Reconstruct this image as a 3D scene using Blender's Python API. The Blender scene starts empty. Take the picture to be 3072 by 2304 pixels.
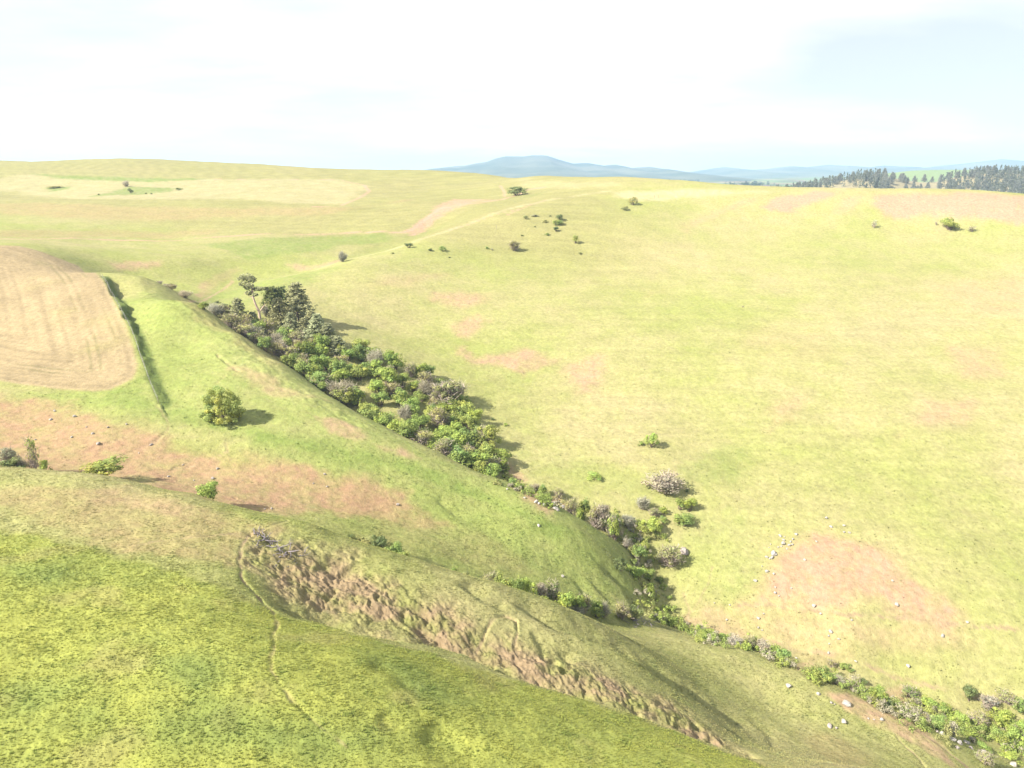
import bpy, math, random
import numpy as np

# ---------------------------------------------------------------- camera, sky, sun, exposure
scene = bpy.context.scene
COL = scene.collection
FPX, VH = 2200.0, 505.0                     # focal length and horizon row, in photo pixels (3072 x 2304)
TH = math.atan((1152 - VH) / FPX)
CAMZ = 100.0
cd = bpy.data.cameras.new('camera'); cam = bpy.data.objects.new('camera', cd); COL.objects.link(cam)
cd.sensor_fit = 'HORIZONTAL'; cd.sensor_width = 36.0; cd.lens = 36.0 * FPX / 3072
cd.clip_start = 0.5; cd.clip_end = 30000
cam.location = (0, 0, CAMZ); cam.rotation_euler = (math.pi / 2 - TH, 0, 0)
scene.camera = cam

SUN_EL, SUN_AZ = math.radians(39), math.radians(-115)     # azimuth from +Y towards +X: the sun stands left, a little behind
SDIR = (math.sin(SUN_AZ) * math.cos(SUN_EL), math.cos(SUN_AZ) * math.cos(SUN_EL), math.sin(SUN_EL))
sl = bpy.data.lights.new('sun', 'SUN'); sl.energy = 5.0; sl.angle = math.radians(0.53); sl.color = (1.0, 0.93, 0.82)
so = bpy.data.objects.new('sun', sl); COL.objects.link(so)
from mathutils import Vector
so.rotation_euler = Vector(SDIR).to_track_quat('Z', 'Y').to_euler()
so.location = (-400, -100, 600)

world = bpy.data.worlds.new('World'); scene.world = world; world.use_nodes = True
wt = world.node_tree; wn = wt.nodes; wl = wt.links; wn.clear()
def nd(tree, typ, **kw):
    n = tree.nodes.new(typ)
    for k, v in kw.items():
        setattr(n, k, v)
    return n
def mth(tree, op, a, b=None, c=None, clamp=False):
    n = tree.nodes.new('ShaderNodeMath'); n.operation = op; n.use_clamp = clamp
    for i, s in enumerate((a, b, c)):
        if s is None: continue
        if isinstance(s, (int, float)): n.inputs[i].default_value = s
        else: tree.links.new(s, n.inputs[i])
    return n.outputs[0]
def mixc(tree, fac, a, b, blend='MIX'):
    n = tree.nodes.new('ShaderNodeMix'); n.data_type = 'RGBA'; n.blend_type = blend
    for i, s in ((0, fac), (6, a), (7, b)):
        if isinstance(s, (int, float)): n.inputs[i].default_value = s
        elif isinstance(s, tuple): n.inputs[i].default_value = (*s, 1)
        else: tree.links.new(s, n.inputs[i])
    return n.outputs[2]
wout = nd(wt, 'ShaderNodeOutputWorld'); bg = nd(wt, 'ShaderNodeBackground')
sky = nd(wt, 'ShaderNodeTexSky', sky_type='NISHITA', sun_disc=False, sun_elevation=SUN_EL, sun_rotation=SUN_AZ % (2 * math.pi))
sky.altitude = 900; sky.air_density = 1.0; sky.dust_density = 1.2; sky.ozone_density = 1.2
tc = nd(wt, 'ShaderNodeTexCoord'); sp = nd(wt, 'ShaderNodeSeparateXYZ'); wl.new(tc.outputs['Generated'], sp.inputs[0])
zc = mth(wt, 'ADD', mth(wt, 'MAXIMUM', sp.outputs[2], 0.0), 0.16)
cb = nd(wt, 'ShaderNodeCombineXYZ')
wl.new(mth(wt, 'DIVIDE', sp.outputs[0], zc), cb.inputs[0]); wl.new(mth(wt, 'DIVIDE', sp.outputs[1], zc), cb.inputs[1])
mp = nd(wt, 'ShaderNodeMapping'); mp.inputs['Location'].default_value = (1.7, 0.4, 0.0); mp.inputs['Scale'].default_value = (0.55, 0.8, 1)
wl.new(cb.outputs[0], mp.inputs[0])
n1 = nd(wt, 'ShaderNodeTexNoise'); n1.inputs['Scale'].default_value = 0.75; n1.inputs['Detail'].default_value = 7; n1.inputs['Roughness'].default_value = 0.52; n1.inputs['Distortion'].default_value = 0.4
wl.new(mp.outputs[0], n1.inputs['Vector'])
cr = nd(wt, 'ShaderNodeValToRGB'); cr.color_ramp.elements[0].position = 0.28; cr.color_ramp.elements[1].position = 0.56

n2 = nd(wt, 'ShaderNodeTexNoise'); n2.inputs['Scale'].default_value = 3.2; n2.inputs['Detail'].default_value = 6; n2.inputs['Roughness'].default_value = 0.55
wl.new(mp.outputs[0], n2.inputs['Vector'])
cv = mth(wt, 'ADD', mth(wt, 'MULTIPLY', n2.outputs[0], 1.9), 2.3)          # slight cloud relief
cc = nd(wt, 'ShaderNodeCombineColor'); wl.new(mth(wt, 'MULTIPLY', cv, 0.975), cc.inputs[0]); wl.new(cv, cc.inputs[1]); wl.new(mth(wt, 'MULTIPLY', cv, 1.03), cc.inputs[2])
skyc = mixc(wt, 0.86, sky.outputs[0], (2.08, 2.13, 2.38))                      # thin high veil
# one wide break in the cloud, low in the sky ahead and to the right
gz = mth(wt, 'DIVIDE', mth(wt, 'SUBTRACT', sp.outputs[2], 0.105), 0.075); gx = mth(wt, 'DIVIDE', mth(wt, 'SUBTRACT', mth(wt, 'DIVIDE', sp.outputs[0], mth(wt, 'MAXIMUM', sp.outputs[1], 0.05)), 0.58), 0.34)
gap = mth(wt, 'SUBTRACT', 1.0, mth(wt, 'ADD', mth(wt, 'MULTIPLY', gz, gz), mth(wt, 'MULTIPLY', gx, gx)), clamp=True)
gap = mth(wt, 'MULTIPLY', mth(wt, 'GREATER_THAN', sp.outputs[1], 0.0), gap)
wl.new(mth(wt, 'SUBTRACT', n1.outputs[0], mth(wt, 'MULTIPLY', gap, 0.30)), cr.inputs[0])
wl.new(mixc(wt, cr.outputs[0], skyc, cc.outputs[0]), bg.inputs[0]); bg.inputs[1].default_value = 0.12
wl.new(bg.outputs[0], wout.inputs[0])

scene.view_settings.view_transform = 'Standard'; scene.view_settings.look = 'None'
scene.view_settings.exposure = 1.58; scene.view_settings.gamma = 1.0
scene.view_settings.use_curve_mapping = False
scene.cycles.max_bounces = 6; scene.cycles.transparent_max_bounces = 4; scene.cycles.volume_bounces = 1
# ---------------------------------------------------------------- terrain (numbers only)
CT, ST = math.cos(TH), math.sin(TH)
QA, QR = 0.10, 1.0          # mesh fineness
GRN1, GRN2 = 330000, 24000
HAZE = 1.25e-4

def ray(u, v):
    a = (np.asarray(u, float) - 1536) / FPX
    b = (1152 - np.asarray(v, float)) / FPX
    return a, CT + b * ST, -ST + b * CT          # x, y, z of a direction

def PT(u, v, Y):
    dx, dy, dz = ray(u, v)
    k = Y / dy
    return (float(dx * k), float(Y), float(CAMZ + dz * k))

def project(x, y, z):
    z = z - CAMZ
    d = y * CT - z * ST
    h = y * ST + z * CT
    return 1536 + FPX * x / d, 1152 - FPX * h / d

def smooth(e0, e1, x):
    t = np.clip((x - e0) / (e1 - e0), 0, 1)
    return t * t * (3 - 2 * t)

# surveyed points: photo direction plus distance ahead
SURV = """
0 2304 45; 380 2304 46; 750 2304 47; 1150 2304 48.5; 1536 2304 51; 1900 2304 53; 2250 2304 56; 2600 2304 64
0 2050 54; 380 2050 54.5; 750 2050 55.5; 1150 2100 56.5; 1536 2150 59
0 1800 66; 380 1830 66; 750 1880 65.5; 1100 1930 66; 1400 2030 65
0 1600 81; 380 1650 79; 700 1720 76; 1000 1890 70.5
0 1470 92; 400 1510 92; 700 1590 88
0 1396 101; 278 1419 99.5; 555 1470 97.5; 759 1528 95; 940 1568 93.5; 1117 1639 91; 1269 1683 90; 1417 1732 89; 1556 1780 88; 1672 1817 88; 1790 1868 88
850 1750 79; 1100 1850 76; 1300 1920 74; 1500 2010 70; 1700 2070 68.5; 1900 2140 67.5; 2100 2215 66; 2330 2304 63.5
1000 1720 84; 1250 1790 82; 1500 1890 80; 1700 1970 79; 1900 2030 79; 2100 2140 77; 2300 2250 76
1900 1930 90; 2050 2050 86; 2200 2170 82; 2500 2270 79
2048 1911 108; 2164 1939 106; 2256 1966 104; 2372 1999 102; 2432 2017 101; 2534 2068 98; 2603 2096 96; 2673 2124 95; 2765 2170 93; 2835 2207 91; 2895 2249 89; 2928 2304 86
2100 2010 97; 2300 2100 94; 2500 2170 89; 2700 2240 86
0 1345 126; 280 1400 122; 555 1450 118.5; 759 1500 116; 940 1545 114.5; 1117 1605 112.5; 1300 1660 111.5; 1450 1715 111; 1600 1765 111; 1750 1815 111.5; 1850 1862 112.5
0 1250 138; 300 1320 131; 600 1400 127; 900 1470 124; 1200 1560 121; 1500 1660 118; 1700 1720 120
0 1170 150; 200 1182 150; 480 1207 148; 680 1262 142; 950 1345 137; 1200 1430 134; 1450 1530 130; 1700 1620 126; 1850 1720 125
0 1000 186; 250 1000 184; 0 850 222; 200 850 220; 0 730 268; 120 755 258; 300 815 232
400 1000 181; 560 1050 178
345 890 205; 440 1100 163
600 910 201; 715 1000 186; 850 1085 172; 1000 1190 161; 1150 1275 153; 1300 1350 146; 1500 1436 141; 1620 1490 139; 1750 1560 138; 1860 1625 137
650 1090 168; 800 1180 156
430 820 228
500 790 292; 560 850 262; 620 880 246; 800 960 227; 950 1060 208; 1100 1170 193; 1250 1280 180; 1400 1360 168; 1500 1400 166; 1650 1460 160; 1820 1540 152; 1935 1640 143; 1965 1760 135; 1990 1860 124
2100 1890 122; 2250 1935 119; 2400 1985 116; 2550 2040 112; 2700 2090 110; 2850 2130 107; 3000 2180 104; 3200 2230 100
1000 900 262; 1200 1000 245; 1400 1150 213; 1600 1280 191; 1800 1350 177; 2000 1480 160; 2000 1650 143; 2100 1780 131; 2300 1850 124.5; 2550 1920 118; 2800 2000 114; 3072 2080 109
1100 800 296; 1350 850 291; 1600 950 264; 1850 1050 238; 2100 1200 206; 2350 1400 172; 2600 1600 146; 2850 1750 131; 3072 1850 123
1000 760 318; 1200 740 332; 1500 720 348; 1800 800 322; 2100 900 283; 2400 1050 235; 2700 1250 193; 3072 1450 165
1250 700 352; 1500 640 385; 1700 620 398; 1900 650 385; 2200 720 356; 2500 820 306; 2800 950 262; 3072 1100 222
1400 650 392; 1650 590 432; 1850 570 442; 2100 610 408; 2400 640 385; 2700 680 362; 3072 740 330
1850 531 482; 2050 547 452; 2180 573 424; 2500 575 408; 2650 567 408; 2760 565 402; 2900 572 390; 3072 588 375
1500 530 640; 1650 530 580; 1750 531 530
-100 1400 113; 0 1412 113; 280 1436 111; 555 1495 108.5; 759 1552 106; 940 1595 104.5; 1117 1665 102.5; 1300 1722 102; 1450 1772 102; 1600 1815 102.5; 1750 1868 104
620 925 222; 715 1012 209; 850 1102 196; 1000 1208 185; 1150 1300 175; 1300 1375 166; 1450 1440 158; 1550 1480 153; 1650 1525 149.5; 1750 1580 146; 1840 1635 142
1230 690 362; 1080 710 372; 1040 770 312; 900 790 305; 700 800 300; 420 860 268
0 700 330; 300 740 318; 500 715 365; 800 715 362; 1100 690 385; 1300 610 455; 1400 600 470; 1550 585 475; 1600 560 510
0 640 405; 300 620 440; 600 620 445; 900 620 450; 1150 600 480
0 560 545; 300 550 560; 600 555 560; 900 545 585; 1200 545 590; 1480 545 575
0 483 740; 180 488 745; 330 478 745; 470 477 745; 700 488 745; 1000 507 745; 1220 520 740; 1400 527 720
"""
HID = """
-420 1000 60; -150 1000 55; 100 1000 30; 350 900 20; 500 700 20; 300 640 20; 150 640 40; 60 640 65
-600 700 100; -700 500 95; -400 350 82; -300 200 62; -200 110 58; -160 60 60; -100 0 58; -40 -60 56; 40 -40 40; 90 20 22; 120 60 5
150 80 4; 200 120 24; 250 200 52; 330 300 66; 420 400 66; 480 200 48; 300 60 12; 0 15 55; -30 25 56; 30 22 48; 60 40 34; 
400 550 30; 600 300 40; 240 520 40
"""
_c = []
for ln in SURV.strip().replace('\n', ';').split(';'):
    if ln.strip():
        _c.append(PT(*[float(t) for t in ln.split()]))
for ln in HID.strip().replace('\n', ';').split(';'):
    if ln.strip():
        _c.append(tuple(float(t) for t in ln.split()))
CTRL = np.array(_c)

def _u(d2):
    return d2 * np.log(np.maximum(d2, 1e-12))
SC = 100.0
_X = CTRL[:, :2] / SC
_n = len(_X)
_K = _u(((_X[:, None] - _X[None]) ** 2).sum(-1))
_K[np.arange(_n), np.arange(_n)] += 0.004
_A = np.zeros((_n + 3, _n + 3)); _A[:_n, :_n] = _K
_A[:_n, _n] = 1; _A[:_n, _n + 1:] = _X; _A[_n, :_n] = 1; _A[_n + 1:, :_n] = _X.T
_W = np.linalg.solve(_A, np.concatenate([CTRL[:, 2], np.zeros(3)]))

def tps(x, y):
    sh = np.shape(x)
    x = np.ravel(x) / SC; y = np.ravel(y) / SC
    out = np.empty(x.shape)
    for i in range(0, len(x), 20000):
        xx = x[i:i + 20000]; yy = y[i:i + 20000]
        d2 = (xx[:, None] - _X[None, :, 0]) ** 2 + (yy[:, None] - _X[None, :, 1]) ** 2
        out[i:i + 20000] = _u(d2) @ _W[:_n] + _W[_n] + _W[_n + 1] * xx + _W[_n + 2] * yy
    return out.reshape(sh)
# ---------------------------------------------------------------- noise
_rng = np.random.default_rng(11)
_PERM = _rng.permutation(4096)
_GR = np.stack([np.cos(np.linspace(0, 2 * np.pi, 256, endpoint=False)), np.sin(np.linspace(0, 2 * np.pi, 256, endpoint=False))], 1)
def gnoise(x, y, seed=0):
    x = np.asarray(x, float); y = np.asarray(y, float)
    xi = np.floor(x).astype(np.int64); yi = np.floor(y).astype(np.int64)
    xf = x - xi; yf = y - yi
    def g(i, j):
        h = _PERM[(_PERM[(xi + i + seed * 37) & 4095] + yi + j) & 4095] & 255
        return _GR[h, 0] * (xf - i) + _GR[h, 1] * (yf - j)
    u = xf * xf * xf * (xf * (xf * 6 - 15) + 10); v = yf * yf * yf * (yf * (yf * 6 - 15) + 10)
    a = g(0, 0); b = g(1, 0); c = g(0, 1); d = g(1, 1)
    return ((a + (b - a) * u) * (1 - v) + (c + (d - c) * u) * v) * 1.5
def fbm(x, y, scale, octv=4, seed=0, rough=0.5):
    s = 0; a = 1.0; t = 0.0
    for k in range(octv):
        s = s + a * gnoise(x / scale * 2 ** k + 13.7 * k, y / scale * 2 ** k - 7.1 * k, seed + k); t += a; a *= rough
    return s / t

# ---------------------------------------------------------------- where a photo direction meets the land
def at(u, v, far=1000.0):
    """points on the land in the photo directions (u, v)"""
    u = np.atleast_1d(np.asarray(u, float)); v = np.atleast_1d(np.asarray(v, float))
    dx, dy, dz = ray(u, v)
    Y = np.concatenate([np.arange(25, 140, 0.8), np.arange(140, 320, 1.6), np.geomspace(320, far, 130)])
    K = Y[None] / dy[:, None]
    X = dx[:, None] * K; Z = CAMZ + dz[:, None] * K
    f = Z - tps(X, np.broadcast_to(Y, X.shape))
    hit = np.argmax(f < 0, axis=1); bad = ~(f < 0).any(1); hit = np.where(bad, len(Y) - 1, np.maximum(hit, 1))
    i = np.arange(len(u)); f0 = f[i, hit - 1]; f1 = f[i, hit]
    t = np.where(bad, 1.0, f0 / np.where(np.abs(f0 - f1) < 1e-9, 1, f0 - f1))
    Yh = Y[hit - 1] + (Y[hit] - Y[hit - 1]) * t
    k = Yh / dy
    return np.stack([dx * k, Yh], 1)
def atl(lst):
    a = np.array(lst, float).reshape(-1, 2)
    return at(a[:, 0], a[:, 1])

def pline(x, y, P):
    """distance to a polyline, signed (+ on its right hand), and the share of its length passed"""
    best = np.full(x.shape, 1e9); sgn = np.ones(x.shape); tt = np.zeros(x.shape)
    L = np.concatenate([[0], np.cumsum(np.hypot(*(P[1:] - P[:-1]).T))])
    for i in range(len(P) - 1):
        ax, ay = P[i]; bx, by = P[i + 1]; ex, ey = bx - ax, by - ay; l2 = ex * ex + ey * ey + 1e-12
        t = np.clip(((x - ax) * ex + (y - ay) * ey) / l2, 0, 1)
        px = x - ax - t * ex; py = y - ay - t * ey
        d = px * px + py * py; m = d < best
        best = np.where(m, d, best); tt = np.where(m, (L[i] + t * (L[i + 1] - L[i])) / L[-1], tt)
        sgn = np.where(m, np.where(ex * (y - ay) - ey * (x - ax) > 0, -1.0, 1.0), sgn)
    return np.sqrt(best) * sgn, tt
def near(x, y, P, pad):
    lo = P.min(0) - pad; hi = P.max(0) + pad
    return np.nonzero((x > lo[0]) & (x < hi[0]) & (y > lo[1]) & (y < hi[1]))[0]
def inside(x, y, P):
    r = np.zeros(x.shape, bool); j = len(P) - 1
    for i in range(len(P)):
        c = ((P[i, 1] > y) != (P[j, 1] > y)) & (x < (P[j, 0] - P[i, 0]) * (y - P[i, 1]) / (P[j, 1] - P[i, 1] + 1e-12) + P[i, 0])
        r ^= c; j = i
    return r
def sdist(x, y, P):
    """signed distance to a closed outline, + inside"""
    d, _ = pline(x, y, np.vstack([P, P[:1]]))
    return np.where(inside(x, y, P), np.abs(d), -np.abs(d))

# ---------------------------------------------------------------- lines and outlines on the land
BANK = atl([304,828, 322,850, 345,892, 372,945, 395,985, 415,1035, 440,1110, 462,1170, 480,1207])
# folds in the near hill: line, depth, width on the sunny (left) side, width on the right side
FOLDS = [
 ([700,1740, 787,1790, 880,1835, 1024,1872, 1150,1903, 1302,1922, 1417,1953, 1487,1999, 1603,2036, 1695,2064, 1788,2096, 1904,2133, 2048,2190, 2164,2235, 2233,2267, 2330,2310], 2.6, 0.8, 4.6),
 ([1240,1905, 1330,1935, 1410,1965], 0.6, 0.4, 1.5),
 ([1085,1880, 1130,1895, 1190,1922], 0.8, 0.4, 1.6),
 ([1371,1740, 1441,1788, 1524,1834], 1.2, 0.6, 2.4),
 ([1490,1775, 1580,1818, 1649,1862, 1788,1905, 1904,1965, 2048,2073, 2164,2138, 2250,2210], 2.2, 1.0, 4.0),
 ([1830,1912, 1950,1980, 2060,2060, 2110,2085], 0.8, 0.8, 2.2),
 ([1680,1950, 1720,1990], 0.9, 0.4, 2.0), ([1710,2040, 1775,2092], 0.7, 0.4, 2.0), ([1590,1885, 1640,1970], 0.7, 0.4, 1.5),
 ([1020,1700, 1062,1740], 0.9, 0.5, 2.2), ([960,1680, 1000,1735], 0.9, 0.5, 2.0), ([1240,1850, 1282,1895], 0.8, 0.5, 2.0), ([900,1770, 960,1815], 0.7, 0.5, 1.6),
 ([1240,2185, 1293,2222, 1348,2262, 1430,2320], .8, 1.4, 3.4), ([1085,1990, 1186,2025, 1218,2055, 1260,2078], 0.55, 0.8, 2.2), ([1130,2145, 1200,2190], 0.4, 0.8, 1.8),
 ([2200,2120, 2290,2190, 2420,2290], 0.4, 0.6, 1.6), ([2130,2150, 2250,2230], 0.4, 0.6, 1.5),
 ([1790,1690, 1870,1762, 1930,1850], 2.0, 0.7, 2.4), ([1745,1640, 1830,1720, 1900,1800], 0.35, 0.5, 1.2), ([1760,1730, 1850,1820], 0.5, 0.6, 1.5), ([1700,1720, 1800,1830], 0.5, 0.6, 1.5),
 ([1300,1490, 1380,1555], 0.5, 0.6, 1.6),
 ([540,915, 640,850, 760,812, 900,785, 1060,742, 1230,690, 1330,640, 1420,612], 4.0, 13.0, 17.0),
]
FOLDS = [(atl(a), b, c, d) for a, b, c, d in FOLDS]
TRAIL = [  # worn paths: line, half width, depth, how bare
 ([861,1563, 824,1577, 755,1598, 722,1642, 718,1679, 727,1730, 745,1757, 787,1804], 0.24, 0.13, 1.0),
 ([745,1757, 787,1804, 819,1836, 831,1868, 826,1888, 815,1953, 815,2013, 843,2064, 898,2115, 949,2175, 1040,2240], 0.2, 0.1, .5),
 ([750,1598, 685,1600, 602,1609, 463,1623, 380,1640], 0.22, 0.15, 0.6),
 ([1430,1920, 1450,1897, 1473,1860, 1515,1846, 1547,1860, 1552,1897, 1542,1929, 1542,1962, 1580,1999, 1620,2020], 0.2, 0.25, 0.8),
 ([700,1490, 780,1530, 861,1563], 0.2, 0.1, 0.4),
 ([2219,1814, 2307,1814, 2418,1828, 2534,1844, 2742,1855, 2928,1879, 3072,1886, 3300,1890], 0.4, 0.1, 1.0),
 ([2289,1916, 2372,1948, 2488,1960, 2571,1985, 2650,2017, 2789,2059, 2974,2096, 3072,2112], 0.42, 0.1, 1.0),
 ([2603,2104, 2640,2126, 2742,2184, 2835,2244, 2904,2304], 0.4, 0.1, 1.0), ([2691,2207, 2756,2277, 2790,2320], 0.25, 0.1, 0.7),
 ([2138,1700, 2120,1760, 2095,1810, 2060,1850], 0.3, 0.1, 0.5), ([2050,1780, 2068,1830, 2060,1880], 0.3, 0.1, 0.5),
 ([508,1272, 500,1292, 465,1326, 420,1345, 350,1372], 0.3, 0.15, 0.8), ([675,1330, 683,1352, 640,1372, 560,1400], 0.28, 0.12, 0.7), ([845,1390, 840,1405, 770,1420, 720,1440], 0.25, 0.1, 0.5),
 ([470,1215, 490,1240, 505,1272], 0.3, 0.1, 0.5), ([640,1165, 660,1140, 690,1120], 0.25, 0.1, 0.4),
 ([375,1310, 300,1340, 200,1365], 0.25, 0.12, 0.5), ([600,1370, 520,1400, 470,1440], 0.25, 0.12, 0.5),
 ([1900,1755, 1925,1810, 1960,1850], 0.3, 0.1, 0.3),
 ([650,1065, 690,1095, 715,1115], 0.35, 0.3, 0.5),
]
TRAIL = [(atl(a), b, c, d) for a, b, c, d in TRAIL]
STRAWLINE = ([860,812, 1000,775, 1230,722, 1340,690, 1450,652, 1540,622, 1640,600, 1760,580, 1850,568], 1.6, .75)
ROADS = [  # dirt farm tracks far off
 ([-100,719, 230,716, 694,709, 1024,697, 1209,680, 1246,664, 1283,641, 1330,618, 1441,606, 1510,598, 1580,572, 1640,560], 1.3, 0.85),
 ([940,622, 1024,618, 1084,590, 1107,571, 1093,558], 1.3, 0.7), ([1500,560, 1512,575, 1514,590], 1.0, 0.6), ([1640,598, 1600,610, 1520,645], 0.8, 0.5),
 ([640,539, 1024,541, 1105,560], 0.9, 0.6), ([1340,690, 1450,655, 1560,625], 0.6, 0.5), ([560,900, 600,870, 650,845, 700,815], 0.5, 0.6),
]
ROADS = [(atl(a), b, d) for a, b, d in ROADS]; STRAWLINE = (atl(STRAWLINE[0]), *STRAWLINE[1:])
FIELD = atl([-380,770, -200,745, 0,735, 60,738, 150,765, 240,800, 297,822, 345,905, 385,990, 406,1060, 415,1105, 402,1140, 332,1170, 280,1176, 180,1170, 60,1153, -60,1138, -240,1100, -420,1050])

def H(x, y):
    """height of the land at plan points"""
    sh = np.shape(x); x = np.ravel(np.asarray(x, float)); y = np.ravel(np.asarray(y, float))
    z = tps(x, y)
    r = np.hypot(x, y)
    # the steep bank under the ploughed field
    i = near(x, y, BANK, 22); d, t = pline(x[i], y[i], BANK)
    d = -d + fbm(x[i], y[i], 7, 3, 5) * 2.2
    hb = np.interp(t, [0, .06, .16, .26, .34, .42, .5, .6, .8, 1], [0.3, 3.0, 3.4, 1.2, 2.4, 3.4, 2.2, 1.0, .7, .5])
    z[i] += hb * (0.18 - smooth(-0.2, 2.0, d)) * np.exp(-(np.abs(d) / 8) ** 2) * smooth(21, 14, np.abs(d))
    for P, h, wl_, wr in FOLDS:
        i = near(x, y, P, max(14, 3 * wr)); d, t = pline(x[i], y[i], P)
        d = -d + fbm(x[i], y[i], 5, 3, 9) * (0.9 if wr < 10 else 0)
        e = smooth(0, .22, t) * smooth(1, .78, t)
        z[i] -= h * e * np.where(d < 0, np.exp(-(d / wl_) ** 2), np.exp(-(d / wr) ** 2)) * (1 if wr > 10 else (0.75 + 0.6 * fbm(x[i], y[i], 7, 2, 3)))
    for P, w, h, b in TRAIL:
        i = near(x, y, P, 4); d, t = pline(x[i], y[i], P); d = d + gnoise(x[i] / 2.2, y[i] / 2.2, 4) * 0.25
        z[i] -= h * (.7 + 1.2 * gnoise(x[i] / 3.1, y[i] / 3.1, 8)) * (np.exp(-(d / w) ** 2) - 0.2 * np.exp(-((np.abs(d) - 2.0 * w) / w) ** 2))
    # eroded face: broken ledges running along the slope
    m = ERO(x, y)
    i = np.nonzero(m > 0.01)[0]
    if len(i):
        s = x[i] * .93 - y[i] * .37; c = x[i] * .37 + y[i] * .93         # along and across the ledges
        c = c + 1.8 * fbm(x[i], y[i], 5, 3, 27); w1 = fbm(s * 0.6, c, 3.6, 5, 21, .66); w2 = fbm(s * 0.9, c, 1.6, 4, 31, .65)
        z[i] += m[i] * (0.8 * w1 - 0.55 * np.abs(w2) * 1.6 + 0.30 * fbm(x[i], y[i], 1.3, 3, 45, .65) - 0.5 * smooth(.25, .5, fbm(x[i], y[i], 2.6, 2, 47)))
    i = near(x, y, ROUGH_P, 4); d = sdist(x[i], y[i], ROUGH_P)
    s = x[i] * .8 - y[i] * .6; c = x[i] * .6 + y[i] * .8
    z[i] += smooth(-3, 3, d) * (.35 * fbm(s * .5, c, 2.6, 3, 49, .6) + .2 * fbm(x[i], y[i], 1.6, 2, 46))
    nearw = smooth(420, 120, r)
    z += fbm(x, y, 26, 3, 51) * 0.55 * smooth(40, 120, r) + fbm(x, y, 4.5, 3, 61) * (0.10 + 0.10 * nearw) + fbm(x, y, 1.1, 3, 67) * 0.07 * smooth(200, 90, r)
    z += fbm(x, y, 120, 2, 71) * 1.6 * smooth(330, 480, r)
    w = smooth(900, 1120, r)
    if (w > 0).any():
        z = z * (1 - w) + plain_h(x, y) * w
    return z.reshape(sh)

ERO_P = atl([775,1615, 850,1640, 930,1632, 1024,1668, 1150,1728, 1300,1800, 1450,1872, 1600,1945, 1760,2000, 1960,2085, 2150,2190, 2290,2290, 2180,2250, 2048,2180, 1900,2120, 1600,2025, 1420,1940, 1200,1890, 1040,1850, 890,1800, 800,1745, 755,1690])
ROUGH_P = atl([430,845, 560,905, 700,995, 850,1100, 990,1200, 1130,1290, 1060,1280, 900,1215, 760,1120, 620,1010, 500,920])
def ERO(x, y):
    m = np.zeros(x.shape); i = near(x, y, ERO_P, 6)
    m[i] = smooth(-3.5, 3.0, sdist(x[i], y[i], ERO_P) - .3 + fbm(x[i], y[i], 6, 4, 8, .6) * 4.5)
    return m

def aim(x, y):
    """photo column of a plan point seen at the horizon"""
    return 1536 + FPX * x / np.maximum(y * CT, 1)
RID_U = [1900, 2250, 2373, 2440, 2503, 2600, 2660, 2700, 2760, 2815, 2860, 2916, 3000, 3072, 3300, 3700]
RID_V = [600, 585, 574, 560, 545, 530, 527, 536, 545, 545, 533, 522, 516, 522, 530, 560]
GRN_U = [1900, 2400, 2560, 2650, 2740, 2850, 2950, 3072, 3300, 3800]; GRN_V = [560, 556, 540, 521, 511, 509, 509, 512, 520, 530]
def plain_h(x, y):
    x = np.asarray(x, float); y = np.asarray(y, float)
    r = np.hypot(x, y); u = aim(x, y)
    z = 36 + fbm(x, y, 700, 3, 81) * 12 + 0 * r
    fr = smooth(200, 600, y)
    zr = CAMZ + (VH - np.interp(u, RID_U, RID_V)) / FPX * 1300
    z = z + fr * np.maximum(zr - z, 0) * np.exp(-((y - 1330 - 60 * gnoise(x / 200, y / 200, 3)) / 150) ** 2)
    zg = CAMZ + (VH - np.interp(u, GRN_U, GRN_V)) / FPX * 2100
    z = z + fr * np.maximum(zg - z, 0) * np.exp(-((y - 2150) / 300) ** 2)
    return z

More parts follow.
